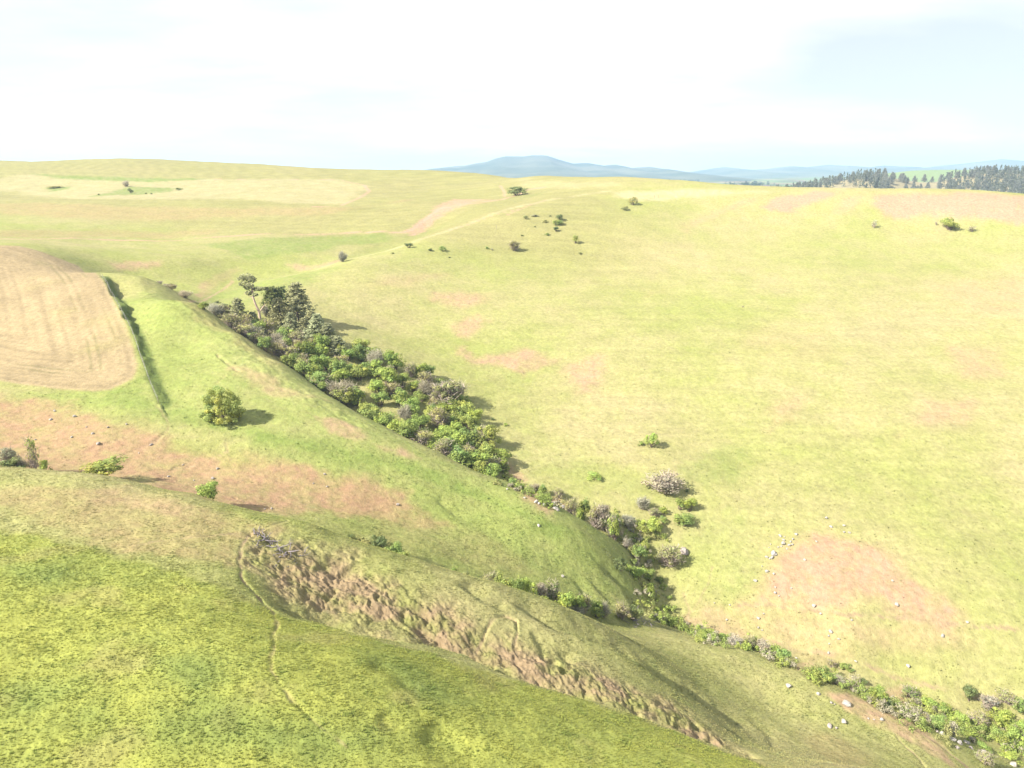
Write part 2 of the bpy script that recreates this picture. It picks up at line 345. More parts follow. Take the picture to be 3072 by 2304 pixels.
# ---------------------------------------------------------------- what grows where: soil, grass and crop colours (unlit, but for the shade in the bank strip)
C_YEL = np.array([.252, .224, .110]); C_GRN = np.array([.198, .213, .066]); C_LUSH = np.array([.115, .165, .035])
C_SOIL = np.array([.280, .186, .122]); C_TAN = np.array([.235, .188, .090]); C_STRAW = np.array([.30, .265, .15])
C_CROP = np.array([.200, .185, .078]); C_BARE = np.array([.30, .195, .14]); C_FG = np.array([.215, .228, .052])
PATCH = [  # outline, colour, strength, softness in metres, raggedness in metres
 ([340,900, 480,860, 620,935, 850,1090, 1150,1290, 1500,1440, 1860,1625, 1930,1820, 1700,1815, 1400,1720, 1100,1600, 1000,1480, 700,1350, 400,1260, 100,1190, 300,1185, 470,1200], np.array([.165, .205, .055]), .62, 4, 8),
 ([1500,1330, 1700,1380, 1950,1450, 2200,1560, 2300,1720, 2200,1820, 2000,1700, 2050,1560, 1900,1480, 1600,1420], np.array([.175, .21, .06]), .45, 5, 9),
 ([0,535, 93,523, 440,532, 648,538, 1024,540, 1100,560, 1084,590, 1024,616, 900,615, 600,592, 400,600, 230,602, 120,585, 0,570, -200,560, -200,535], C_STRAW, .62, 6, 22),
 ([93,523, 440,532, 640,538, 430,545, 200,535], C_LUSH, .8, 3, 8), ([130,560, 210,556, 205,566, 150,570], C_LUSH, .8, 2, 6), ([380,560, 540,562, 500,575, 300,590, 250,598], C_LUSH, .75, 3, 9),
 ([602,733, 787,715, 1024,706, 1150,690, 1185,692, 1160,705, 1024,727, 972,740, 800,768, 741,772], C_LUSH, .62, 3, 5),
 ([-300,640, 0,640, 300,660, 700,655, 1000,640, 1230,600, 1100,620, 800,628, 400,620, 0,610, -300,610], C_TAN, .85, 6, 12),
 ([-300,700, 0,690, 300,690, 650,690, 650,704, 300,712, 0,712, -300,712], C_TAN, .75, 4, 8),
 ([1024,745, 1150,705, 1290,665, 1420,620, 1540,590, 1640,575, 1600,590, 1500,625, 1400,660, 1250,705, 1100,742, 980,772], np.array([.155, .165, .055]), .7, 2, 3),
 ([1209,678, 1246,662, 1283,640, 1320,610, 1360,596, 1441,598, 1500,600, 1400,615, 1340,628, 1290,655, 1240,682], C_BARE, .85, 2, 5),
 ([333,792, 400,783, 486,783, 475,800, 352,806], C_SOIL, .7, 2, 6), ([575,856, 602,830, 660,802, 713,790, 690,812, 640,836, 602,866], C_SOIL, .75, 1.5, 4),
 ([860,775, 960,765, 1020,752, 1010,775, 900,785], C_BARE, .6, 1.5, 4),
 ([600,800, 760,780, 860,790, 700,830, 620,850], C_GRN, .6, 4, 6), ([620,850, 760,815, 1000,800, 900,850, 760,900, 660,905, 600,890], C_LUSH, .45, 5, 8),
 ([1839,574, 2048,567, 2200,572, 2330,576, 2048,592, 1941,604, 1850,590], C_STRAW, .9, 3, 5),
 ([1560,540, 1780,545, 1900,555, 1800,562, 1600,570, 1560,556], C_STRAW, .4, 4, 12),
 ([1400,612, 1460,596, 1560,590, 1640,590, 1560,625, 1450,660, 1330,695, 1250,720], C_CROP, .6, 3, 5),
 ([2289,622, 2349,588, 2441,580, 2511,585, 2441,610, 2372,640, 2310,640], C_SOIL, 1.4, 3, 9), ([2594,618, 2640,590, 2742,578, 2900,580, 3100,592, 3300,610, 3300,690, 3072,672, 2935,650, 2835,640, 2700,655, 2640,640], C_SOIL, 1.5, 4, 10),
 ([2470,650, 2560,590, 2600,590, 2540,640], C_SOIL, .5, 3, 7), ([2048,670, 2140,640, 2230,590, 2290,590, 2150,650, 2060,690], C_SOIL, .45, 3, 7),
 ([1302,880, 1370,872, 1460,884, 1450,905, 1340,922, 1290,898], C_SOIL, .8, 3, 7), ([1080,850, 1200,830, 1330,820, 1250,850, 1100,872], C_SOIL, .35, 4, 7), ([1376,970, 1440,945, 1455,960, 1410,1020, 1370,1005], C_SOIL, .75, 3, 6),
 ([1366,1062, 1385,1046, 1427,1080, 1487,1068, 1580,1046, 1672,1078, 1607,1115, 1570,1133, 1487,1092, 1418,1096], C_SOIL, .95, 2.5, 5), ([1704,1094, 1802,1067, 1806,1122, 1783,1187, 1737,1182], C_SOIL, .75, 3, 7),
 ([1930,870, 2010,860, 2000,880, 1940,890], C_SOIL, .25, 3, 6),
 ([2310,1230, 2330,1205, 2400,1193, 2395,1253, 2310,1300], C_SOIL, .45, 3, 6), ([2798,1211, 2928,1208, 2904,1253, 2812,1276, 2740,1290, 2680,1330, 2690,1290], C_SOIL, .65, 4, 9), ([2858,1048, 2997,1039, 3010,1130, 2870,1140], C_SOIL, .5, 3, 8),
 ([2780,860, 3000,820, 3200,860, 3200,960, 2950,940], C_SOIL, .3, 8, 16), ([2250,1000, 2500,980, 2450,1080, 2250,1100], C_SOIL, .2, 6, 12),
 ([2372,1635, 2441,1592, 2534,1605, 2650,1629, 2673,1680, 2719,1730, 2789,1777, 2881,1832, 2904,1866, 2742,1852, 2620,1800, 2520,1790, 2480,1830, 2400,1828, 2279,1814, 2233,1758, 2300,1700], C_SOIL, 1.0, 3, 7),
 ([2230,1820, 2420,1832, 2600,1852, 2900,1885, 2900,1940, 2600,1930, 2450,1950, 2330,1930, 2260,1880], C_SOIL, .45, 2.5, 6),
 ([2030,1840, 2120,1810, 2230,1880, 2300,1940, 2380,1990, 2300,1950, 2200,1900, 2060,1890], C_SOIL, .55, 1.5, 4),
 ([2360,1985, 2440,1990, 2440,2020, 2390,2010], C_SOIL, .8, 1, 2), ([2650,2090, 2700,2070, 2760,2120, 2720,2140], C_SOIL, .75, 1, 3), ([3020,2200, 3100,2150, 3200,2200, 3100,2290], C_SOIL, .7, 1.5, 4),
 ([2480,2085, 2560,2085, 2640,2118, 2760,2185, 2840,2250, 2900,2320, 2860,2320, 2760,2240, 2640,2170, 2540,2130], C_SOIL, .8, 1.2, 4), ([2380,2190, 2500,2210, 2600,2270, 2560,2310, 2440,2250], C_TAN, .6, 2, 5),
 ([1500,1400, 1530,1380, 1570,1440, 1550,1460], C_SOIL, .8, 1, 3), ([1530,1460, 1600,1475, 1680,1510, 1720,1540, 1640,1545, 1560,1500], C_SOIL, .8, 1.2, 4),
 ([-300,1150, 0,1208, 139,1228, 324,1257, 440,1282, 560,1318, 640,1345, 741,1352, 926,1380, 1040,1430, 1140,1484, 1205,1515, 1150,1540, 1040,1535, 900,1505, 850,1540, 800,1530, 640,1500, 400,1440, 200,1415, 0,1400, -300,1380], np.array([.262, .170, .102]), .9, 2.5, 8),
 ([490,1300, 600,1330, 700,1345, 800,1395, 790,1405, 690,1400, 600,1380, 520,1350], C_GRN, .6, 1.5, 4),
 ([700,1100, 800,1120, 900,1175, 980,1200, 860,1190, 760,1160], C_SOIL, .5, 1.5, 4), ([1040,1440, 1200,1510, 1330,1570, 1280,1600, 1120,1560, 1000,1530], np.array([.255, .165, .095]), .55, 2, 5), ([900,1230, 980,1250, 1100,1300, 1150,1335, 1200,1345, 1260,1375, 1160,1360, 1020,1305], C_SOIL, .7, 1.2, 5), ([560,870, 720,980, 900,1120, 840,1110, 650,990, 520,900], C_TAN, .5, 1.5, 5),
 ([640,1283, 760,1290, 900,1315, 1024,1343, 1255,1396, 1440,1480, 1626,1563, 1700,1600, 1680,1610, 1480,1520, 1302,1432, 1024,1380, 860,1335, 740,1315], C_LUSH, .62, 1.5, 4),
 ([330,1172, 420,1150, 440,1190, 465,1215, 600,1230, 680,1290, 560,1270, 440,1230, 300,1195], C_LUSH, .5, 1.5, 4),
 ([1100,1540, 1300,1560, 1500,1640, 1650,1740, 1500,1730, 1300,1670, 1150,1610], C_TAN, .35, 3, 6),
 ([-300,1480, 0,1470, 200,1480, 400,1500, 600,1525, 760,1560, 850,1590, 760,1640, 700,1700, 520,1680, 350,1640, 150,1570, 0,1530, -300,1530], C_TAN, .8, 1.5, 5), ([380,1465, 500,1490, 640,1530, 560,1560, 420,1520, 280,1500], C_SOIL, .35, 2, 5),
 ([2150,1330, 2230,1350, 2240,1400, 2180,1440, 2060,1450, 2000,1420, 2080,1370], C_LUSH, .35, 3, 7),
 ([1620,1040, 1680,1050, 1560,1150, 1500,1130], C_LUSH, .25, 2, 4), ([1540,1410, 1800,1380, 1950,1420, 1850,1460, 1650,1450], C_GRN, .5, 3, 6), ([2050,1640, 2200,1640, 2160,1760, 2060,1800], C_GRN, .5, 3, 5),
 ([2090,690, 2500,700, 2400,800, 2150,800], C_GRN, .3, 8, 16), ([2550,680, 2700,690, 2650,720, 2560,720], C_GRN, .4, 5, 9),
]
PATCH = [(atl(p), c, s, sf, rg) for p, c, s, sf, rg in PATCH]
SMOOTH_P = atl([-500,1540, -100,1570, 130,1612, 320,1655, 500,1705, 640,1752, 740,1790, 830,1835, 980,1880, 1150,1925, 1300,1960, 1480,2020, 1700,2085, 1904,2145, 2048,2200, 2233,2275, 2400,2350, 2000,2304, 1000,2304, 0,2304, -400,2200])
SMOOTH_P[-4:] = [(60, 20), (0, 10), (-60, 10), (-90, 40)]

LUSH_N = [atl(q) for q in ([260,2150, 500,2120, 800,2130, 1150,2230, 1000,2280, 500,2250], [0,1690, 180,1700, 300,1730, 150,1740, 0,1735], [0,2050, 120,2060, 90,2120, 0,2120], [480,1990, 620,1980, 700,2040, 560,2060], [1100,1960, 1250,2000, 1400,2100, 1300,2120])]
def albedo(x, y):
    x = np.ravel(x); y = np.ravel(y); n = len(x); r = np.hypot(x, y)
    big = fbm(x, y, 75, 4, 101); mid = fbm(x, y, 11, 4, 111); fine = fbm(x, y, 2.4, 3, 121)
    g = np.clip(0.64 - .26 * smooth(-20, 150, x) + 0.9 * big + 0.42 * mid + 0.25 * fine, 0, 1)[:, None]
    c = C_YEL * (1 - g) + C_GRN * g
    # far land
    fw = smooth(300, 350, y + 0.35 * x)[:, None] * smooth(60, -20, x - 0.1 * y)[:, None]
    c = c * (1 - fw * .75) + C_CROP * fw * .75
    lines = gnoise(x / 60, (y + 0.05 * x) / 3.2, 5)[:, None]
    c = c * (1 + 0.16 * fw * lines)
    # contour tracks trodden along the slopes
    zz = tps(x, y); tk = gnoise(zz / .55 + .6 * mid, (x - y) / 26, 8) * smooth(80, 140, r) * smooth(420, 300, r)
    c = c * (1 + .09 * tk)[:, None]
    for P, col, s, sf, rg in PATCH:
        i = near(x, y, P, rg * 2 + sf * 2)
        if not len(i): continue
        d = sdist(x[i], y[i], P) + rg * (0.9 * fbm(x[i], y[i], rg * 2.2, 4, 131, .6)) + 0.25 * rg * fine[i]
        m = (s * smooth(-sf, sf, d))[:, None]
        m = np.clip(m * (.84 + 0.9 * fbm(x[i], y[i], max(3.0, rg * .5), 5, 141, .7)[:, None]), 0, 1)
        c[i] = c[i] * (1 - m) + col * m
    # near hill
    i = near(x, y, SMOOTH_P, 8)
    d = sdist(x[i], y[i], SMOOTH_P) + 1.6 * fbm(x[i], y[i], 4, 3, 151)
    m = smooth(-0.8, 1.2, d)[:, None]
    k = np.clip(0.6 + .75 * fbm(x[i], y[i], 14, 3, 161) + 0.6 * fbm(x[i], y[i], 2.6, 3, 171), 0, 1)[:, None]
    fg = C_FG * k + np.array([.175, .20, .05]) * (1 - k)
    k2 = smooth(.12, .42, fbm(x[i], y[i], 9, 4, 181))[:, None]
    fg = fg * (1 - .28 * k2) + C_TAN * .28 * k2
    for q in LUSH_N:
        d2 = sdist(x[i], y[i], q) + 3.0 * fbm(x[i], y[i], 6, 4, 187); kk = (.5 * smooth(-2.5, 2.5, d2))[:, None]; fg = fg * (1 - kk) + np.array([.09, .135, .04]) * kk
    c[i] = c[i] * (1 - m) + fg * m
    e = ERO(x, y)[:, None]
    k = np.clip(0.72 + 1.2 * fbm(x, y, 5, 3, 191) + 1.0 * fine, 0, 1)[:, None]
    c = c * (1 - e * .9) + e * .9 * (np.array([.190, .135, .086]) * k + np.array([.150, .155, .050]) * (1 - k))
    # ploughed field with drill rows that follow its edge
    i = near(x, y, FIELD, 6)
    d = sdist(x[i], y[i], FIELD); m = smooth(-0.6, 0.8, d + .5 * fine[i])
    rows = 0.5 + 0.5 * np.sin(d * 2 * np.pi / 1.7 + 1.3 * fbm(x[i], y[i], 20, 2, 7))
    fld = np.array([.240, .188, .106]) * (0.94 + 0.05 * rows + 0.18 * fbm(x[i], y[i], 18, 3, 201) + 0.17 * gnoise(d / 1.3, x[i] * 0.02, 3))[:, None]
    wh = np.exp(-((d - 9.5) / 0.35) ** 2) + np.exp(-((d - 7.6) / 0.35) ** 2) + .7 * np.exp(-((d - 3.4) / 0.3) ** 2)
    wh = (wh * smooth(-.1, .35, fbm(x[i], y[i], 16, 2, 211)))[:, None]
    fld = fld * (1 - .6 * wh) + np.array([.12, .11, .05]) * .6 * wh
    gm = (.35 * smooth(.15, .5, fbm(x[i], y[i], 22, 3, 221)))[:, None]
    fld = fld * (1 - gm) + np.array([.19, .18, .065]) * gm
    c[i] = c[i] * (1 - m[:, None]) + fld * m[:, None]
    # weeds on the strip beside the field, bank shade painted into their dark tone
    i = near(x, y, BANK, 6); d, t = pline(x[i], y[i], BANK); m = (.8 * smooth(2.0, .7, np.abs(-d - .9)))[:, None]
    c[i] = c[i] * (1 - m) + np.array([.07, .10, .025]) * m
    P, w, b = STRAWLINE; i = near(x, y, P, 12); d, t = pline(x[i], y[i], P)
    m = (b * smooth(w * 1.8, w * .3, np.abs(d + 2 * mid[i])) * np.clip(.6 + 2 * mid[i], 0, 1))[:, None]; c[i] = c[i] * (1 - m) + C_STRAW * m
    for P, w, b in ROADS:
        i = near(x, y, P, 8); d, t = pline(x[i], y[i], P); m = (b * smooth(w * 1.3, w * .6, np.abs(d) + .5 * fine[i]))[:, None]
        c[i] = c[i] * (1 - m) + C_BARE * 1.05 * m
    for P, w, h, b in TRAIL:
        i = near(x, y, P, 4); d, t = pline(x[i], y[i], P); d = d + gnoise(x[i] / 2.2, y[i] / 2.2, 4) * 0.25
        m = (.8 * b * np.clip(.7 + 1.3 * gnoise(x[i] / 2.6, y[i] / 2.6, 6), .1, 1) * smooth(w * 1.25, w * .4, np.abs(d) + .3 * fine[i]))[:, None]
        c[i] = c[i] * (1 - m) + np.array([.23, .165, .105]) * m
    w = smooth(880, 1100, r)[:, None]
    if (w > 0).any():
        c = c * (1 - w) + plain_c(x, y) * w
    return np.clip(c, .01, .6)

def plain_c(x, y):
    a = fbm(x, y * 2.5, 420, 3, 301); b = fbm(x, y * 2.0, 260, 2, 311)
    c = np.where((a > .06)[:, None], np.array([.08, .15, .035]), np.where((a < -.12)[:, None], np.array([.22, .19, .10]), np.array([.16, .18, .07])))
    c = np.where(((b > .22))[:, None], np.array([.10, .055, .05]), c)
    rd = smooth(1000, 1150, y)[:, None] * smooth(1600, 1450, y)[:, None]
    c = c * (1 - rd) + np.array([.22, .19, .11]) * rd
    gr = (smooth(1700, 1800, y) * smooth(2600, 2500, y) * smooth(2450, 2600, aim(x, y)))[:, None]
    return c * (1 - gr) + np.array([.15, .20, .08]) * gr

# ---------------------------------------------------------------- ground meshes
def mat_new(name):
    m = bpy.data.materials.new(name); m.use_nodes = True; m.node_tree.nodes.clear()
    return m, m.node_tree
def ground_material():
    m, t = mat_new('ground')
    o = nd(t, 'ShaderNodeOutputMaterial'); b = nd(t, 'ShaderNodeBsdfPrincipled'); t.links.new(b.outputs[0], o.inputs[0])
    b.inputs['Roughness'].default_value = 0.95; b.inputs['Specular IOR Level'].default_value = 0.1
    a = nd(t, 'ShaderNodeAttribute', attribute_name='col')
    g = nd(t, 'ShaderNodeNewGeometry')
    def noise(scale, det, rough=.6):
        n = nd(t, 'ShaderNodeTexNoise'); n.inputs['Scale'].default_value = scale; n.inputs['Detail'].default_value = det; n.inputs['Roughness'].default_value = rough
        t.links.new(g.outputs['Position'], n.inputs['Vector']); return n.outputs[0]
    n1 = noise(0.9, 6, .65); n2 = noise(0.16, 5, .6); n3 = noise(4.0, 3, .6)
    f = mth(t, 'ADD', mth(t, 'ADD', mth(t, 'MULTIPLY', n1, 1.0), mth(t, 'MULTIPLY', n2, 0.28)), mth(t, 'MULTIPLY', n3, 0.4))
    f = mth(t, 'ADD', f, 0.165)
    v = nd(t, 'ShaderNodeVectorMath', operation='SCALE'); t.links.new(a.outputs['Color'], v.inputs[0]); t.links.new(f, v.inputs['Scale'])
    t.links.new(v.outputs[0], b.inputs['Base Color'])
    bp = nd(t, 'ShaderNodeBump'); bp.inputs['Strength'].default_value = 0.5; bp.inputs['Distance'].default_value = 0.5
    t.links.new(mth(t, 'ADD', n1, mth(t, 'MULTIPLY', n3, .35)), bp.inputs['Height']); t.links.new(bp.outputs[0], b.inputs['Normal'])
    return m
M_GROUND = ground_material()

def mesh_from(name, V, F, mat, cols=None, normals=None, parent=None):
    me = bpy.data.meshes.new(name)
    nf = len(F); k = F.shape[1]
    me.vertices.add(len(V)); me.vertices.foreach_set('co', np.ascontiguousarray(V, np.float32).ravel())
    me.loops.add(nf * k); me.loops.foreach_set('vertex_index', np.ascontiguousarray(F, np.int32).ravel())
    me.polygons.add(nf); me.polygons.foreach_set('loop_start', np.arange(0, nf * k, k, dtype=np.int32)); me.polygons.foreach_set('loop_total', np.full(nf, k, np.int32))
    me.update(calc_edges=True)
    if cols is not None:
        at_ = me.attributes.new('col', 'FLOAT_COLOR', 'POINT')
        at_.data.foreach_set('color', np.ascontiguousarray(np.concatenate([cols, np.ones((len(V), 1))], 1), np.float32).ravel())
    if normals is not None:
        me.polygons.foreach_set('use_smooth', np.ones(nf, bool))
        me.normals_split_custom_set_from_vertices(np.ascontiguousarray(normals, np.float32))
    if mat: me.materials.append(mat)
    ob = bpy.data.objects.new(name, me); COL.objects.link(ob)
    if parent: ob.parent = parent
    return ob

def polar_grid(R, A):
    rr, aa = np.meshgrid(R, A, indexing='ij')
    return rr * np.sin(aa), rr * np.cos(aa)
def grid_faces(nr, na, wrap):
    i = np.arange(nr - 1)[:, None] * na; j = np.arange(na if wrap else na - 1)[None]
    j1 = (j + 1) % na
    return np.stack([i + j, i + na + j, i + na + j1, i + j1], -1).reshape(-1, 4)[:, ::-1]
def grid_normals(X, Y, Z, wrap):
    P = np.stack([X, Y, Z], -1)
    du = np.gradient(P, axis=0)
    dv = (np.roll(P, -1, 1) - np.roll(P, 1, 1)) if wrap else np.gradient(P, axis=1)
    n = np.cross(dv, du); n = n * np.sign(n[..., 2:3] + 1e-12)
    return n / np.linalg.norm(n, axis=-1, keepdims=True)

D = math.pi / 180
AZ = np.concatenate([np.arange(-50, 50, QA), np.arange(50, 310, 3.0)]) * D
RR = [4, 10, 18, 26, 34, 40]
while RR[-1] < 1200:
    q = RR[-1]; RR.append(q + (.26 if q < 126 else q * (.0045 if q < 310 else .008)) * QR)
GX, GY = polar_grid(np.array(RR), AZ)
GZ = H(GX, GY)
GC = albedo(GX, GY)
GN = grid_normals(GX, GY, GZ, True)
GF = grid_faces(len(RR), len(AZ), True)
fx = GX.ravel()[GF].mean(1); fy = GY.ravel()[GF].mean(1)
lab = np.zeros(len(GF), np.int8)
i = near(fx, fy, FIELD, 2); lab[i[sdist(fx[i], fy[i], FIELD) > 0]] = 1
for P, w, h, b in TRAIL:
    if b > .55:
        i = near(fx, fy, P, 3); d, _ = pline(fx[i], fy[i], P); d = d + gnoise(fx[i] / 2.2, fy[i] / 2.2, 4) * 0.25
        lab[i[np.abs(d) < w * .95]] = 2
for P, w, b in ROADS[:2]:
    i = near(fx, fy, P, 5); d, _ = pline(fx[i], fy[i], P); lab[i[np.abs(d) < w]] = 3
GV = np.stack([GX, GY, GZ], -1).reshape(-1, 3); GNr = GN.reshape(-1, 3)
for k, nm in enumerate(('ground', 'crop_field', 'footpath', 'dirt_track')):
    F = GF[lab == k]; use, inv = np.unique(F, return_inverse=True)
    ob = mesh_from(nm, GV[use], inv.reshape(F.shape), M_GROUND, GC[use], GNr[use])
    ob['kind'] = 'structure'
    ob['label'] = {'ground': 'rolling green and reddish grass hills around the ravine', 'crop_field': 'tan ploughed field on the rounded knoll at left',
                   'footpath': 'narrow bare cattle paths worn across the grass', 'dirt_track': 'pale dirt farm track winding through the far fields'}[nm]

# far plain, hills and the blue mountain
R2 = np.concatenate([np.arange(1150, 2700, 20), np.geomspace(2720, 11000, 60)]); A2 = np.concatenate([np.arange(-48, 50, .5), np.arange(50, 312, 6.0)]) * D
PX, PY = polar_grid(R2, A2); PZ = plain_h(PX, PY)
PZ[0] -= 1.5
ob = mesh_from('plain', np.stack([PX, PY, PZ], -1).reshape(-1, 3), grid_faces(len(R2), len(A2), True), M_GROUND, plain_c(PX.ravel(), PY.ravel()), grid_normals(PX, PY, PZ, True).reshape(-1, 3))
ob['kind'] = 'structure'; ob['label'] = 'far farmland plain beyond the grassy ridge'

def mountain(name, D0, us, vs, depth, seed, label, cola, colb):
    uu = np.linspace(us[0], us[-1], 420); S = np.linspace(-1.6, 1.3, 46)
    s, u = np.meshgrid(S, uu, indexing='ij')
    y = D0 + s * depth; x = (u - 1536) / FPX * D0 * CT
    zt = CAMZ + (VH - np.interp(u, us, vs)) / FPX * D0
    base = 20.0
    rid = fbm(x, y * .6, depth * .55, 5, seed, .55)
    prof = np.clip(np.where(s < 0, 1 + s / 1.6, 1 - s / 1.3), 0, 1)
    prof = prof ** 0.9 + 0.22 * rid * smooth(0, .35, 1 - prof) * smooth(0, .2, prof)
    z = base + (zt - base) * prof + 4 * fbm(x, y, 120, 3, seed + 9) * prof
    k = np.clip(.5 + 1.6 * fbm(x, y, 500, 4, seed + 5), 0, 1)[..., None]
    c = (np.array(cola) * k + np.array(colb) * (1 - k)).reshape(-1, 3)
    ob = mesh_from(name, np.stack([x, y, z], -1).reshape(-1, 3), grid_faces(len(S), len(uu), False), M_GROUND, c, grid_normals(x, y, z, False).reshape(-1, 3))
    ob['kind'] = 'structure'; ob['label'] = label
mountain('mountain', 6000, [900, 1100, 1220, 1265, 1329, 1394, 1424, 1459, 1488, 1518, 1568, 1598, 1638, 1672, 1717, 1767, 1812, 1846, 1896, 1946, 1996, 2045, 2120, 2200, 2300],
         [545, 528, 515, 509, 502, 497, 491, 487, 477, 471, 472, 468, 469, 479, 491, 490, 497, 494, 504, 500, 509, 515, 525, 533, 545], 1500, 401, 'broad blue forested mountain on the horizon', (.035, .06, .035), (.11, .12, .08))
mountain('distant_hills', 7200, [1700, 1950, 2085, 2125, 2170, 2214, 2259, 2310, 2373, 2409, 2482, 2550, 2619, 2652, 2778, 2880, 2959, 3003, 3072, 3200, 3400, 3700],
         [535, 525, 516, 509, 501, 506, 509, 506, 498, 503, 495, 498, 502, 497, 503, 496, 484, 479, 487, 495, 490, 510], 1400, 431, 'pale blue line of hills on the right horizon', (.05, .08, .05), (.12, .14, .09))
# ---------------------------------------------------------------- plants
def foliage_material():
    m, t = mat_new('leaves')
    o = nd(t, 'ShaderNodeOutputMaterial')
    a = nd(t, 'ShaderNodeAttribute', attribute_name='col'); oi = nd(t, 'ShaderNodeObjectInfo')
    c = mixc(t, 1.0, oi.outputs['Color'], a.outputs['Color'], 'MULTIPLY')
    d = nd(t, 'ShaderNodeBsdfDiffuse'); tr = nd(t, 'ShaderNodeBsdfTranslucent'); mx = nd(t, 'ShaderNodeMixShader'); mx.inputs[0].default_value = 0.42
    t.links.new(c, d.inputs[0]); t.links.new(c, tr.inputs[0]); t.links.new(d.outputs[0], mx.inputs[1]); t.links.new(tr.outputs[0], mx.inputs[2])
    t.links.new(mx.outputs[0], o.inputs[0])
    return m
def plain_material(name, col, rough=.9, var=.3, scale=3.0):
    m, t = mat_new(name)
    o = nd(t, 'ShaderNodeOutputMaterial'); b = nd(t, 'ShaderNodeBsdfPrincipled'); t.links.new(b.outputs[0], o.inputs[0])
    b.inputs['Roughness'].default_value = rough; b.inputs['Specular IOR Level'].default_value = 0.15
    n = nd(t, 'ShaderNodeTexNoise'); n.inputs['Scale'].default_value = scale; n.inputs['Detail'].default_value = 5
    tcn = nd(t, 'ShaderNodeTexCoord'); t.links.new(tcn.outputs['Object'], n.inputs['Vector'])
    lo = tuple(x * (1 - var) for x in col); hi = tuple(min(1, x * (1 + var)) for x in col)
    r = nd(t, 'ShaderNodeMapRange'); r.inputs[1].default_value = .3; r.inputs[2].default_value = .7; t.links.new(n.outputs[0], r.inputs[0])
    t.links.new(mixc(t, r.outputs[0], lo, hi), b.inputs['Base Color'])
    bp = nd(t, 'ShaderNodeBump'); bp.inputs['Strength'].default_value = .4; bp.inputs['Distance'].default_value = .05
    t.links.new(n.outputs[0], bp.inputs['Height']); t.links.new(bp.outputs[0], b.inputs['Normal'])
    return m
M_LEAF = foliage_material()
M_BARK = plain_material('bark', (.15, .115, .09)); M_DEAD = plain_material('dead_wood', (.42, .32, .25)); M_TWIG = plain_material('twigs', (.30, .25, .21))

class Buf:
    def __init__(s): s.v = []; s.f = []; s.c = []; s.n = 0
    def quads(s, P, col):                     # P: (k,4,3); col: (k,3)
        k = len(P); s.v.append(P.reshape(-1, 3)); s.f.append(np.arange(k * 4).reshape(k, 4) + s.n); s.c.append(np.repeat(col, 4, 0)); s.n += k * 4
    def tube(s, pts, rad, sides=5, col=(1, 1, 1)):
        pts = np.array(pts, float); n = len(pts); ang = np.arange(sides) * 2 * np.pi / sides
        V = []
        for i in range(n):
            d = pts[min(i + 1, n - 1)] - pts[max(i - 1, 0)]; d = d / (np.linalg.norm(d) + 1e-9)
            a = np.cross(d, (0, 0, 1) if abs(d[2]) < .9 else (1, 0, 0)); a /= np.linalg.norm(a); b = np.cross(d, a)
            V.append(pts[i] + rad[i] * (np.cos(ang)[:, None] * a + np.sin(ang)[:, None] * b))
        V = np.concatenate(V); j = np.arange(sides); F = []
        for i in range(n - 1):
            F.append(np.stack([i * sides + j, i * sides + (j + 1) % sides, (i + 1) * sides + (j + 1) % sides, (i + 1) * sides + j], 1))
        s.v.append(V); s.f.append(np.concatenate(F) + s.n); s.c.append(np.tile(col, (len(V), 1))); s.n += len(V)
    def mesh(s, name, mat):
        V = np.concatenate(s.v); F = np.concatenate(s.f); C_ = np.concatenate(s.c)
        me = bpy.data.meshes.new(name); nf = len(F)
        me.vertices.add(len(V)); me.vertices.foreach_set('co', V.astype(np.float32).ravel())
        me.loops.add(nf * 4); me.loops.foreach_set('vertex_index', F.astype(np.int32).ravel())
        me.polygons.add(nf); me.polygons.foreach_set('loop_start', np.arange(0, nf * 4, 4, dtype=np.int32)); me.polygons.foreach_set('loop_total', np.full(nf, 4, np.int32))
        me.update(calc_edges=True)
        a = me.attributes.new('col', 'FLOAT_COLOR', 'POINT'); a.data.foreach_set('color', np.concatenate([C_, np.ones((len(V), 1))], 1).astype(np.float32).ravel())
        me.materials.append(mat); return me

def leaf_quads(rg, centre, size, out, flat=.68):
    """leaf-spray faces at the given centres; out = outward directions, flat = how far the faces follow them"""
    k = len(centre)
    n = rg.normal(size=(k, 3)); n /= np.linalg.norm(n, axis=1)[:, None]; n = n * (1 - flat) + out * flat + np.array([0, 0, .15]); n /= np.linalg.norm(n, axis=1)[:, None]
    t = rg.normal(size=(k, 3)); t -= n * (t * n).sum(1)[:, None]; t /= np.linalg.norm(t, axis=1)[:, None]; b = np.cross(n, t)
    a = (size * rg.uniform(.6, 1.4, k))[:, None]; w = a * rg.uniform(.45, .8, k)[:, None]
    return np.stack([centre - t * a * .5, centre + b * w * .5, centre + t * a * .5 + n * a * .12, centre - b * w * .5], 1)

def sphere_pts(rg, k):
    v = rg.normal(size=(k, 3)); return v / np.linalg.norm(v, axis=1)[:, None]

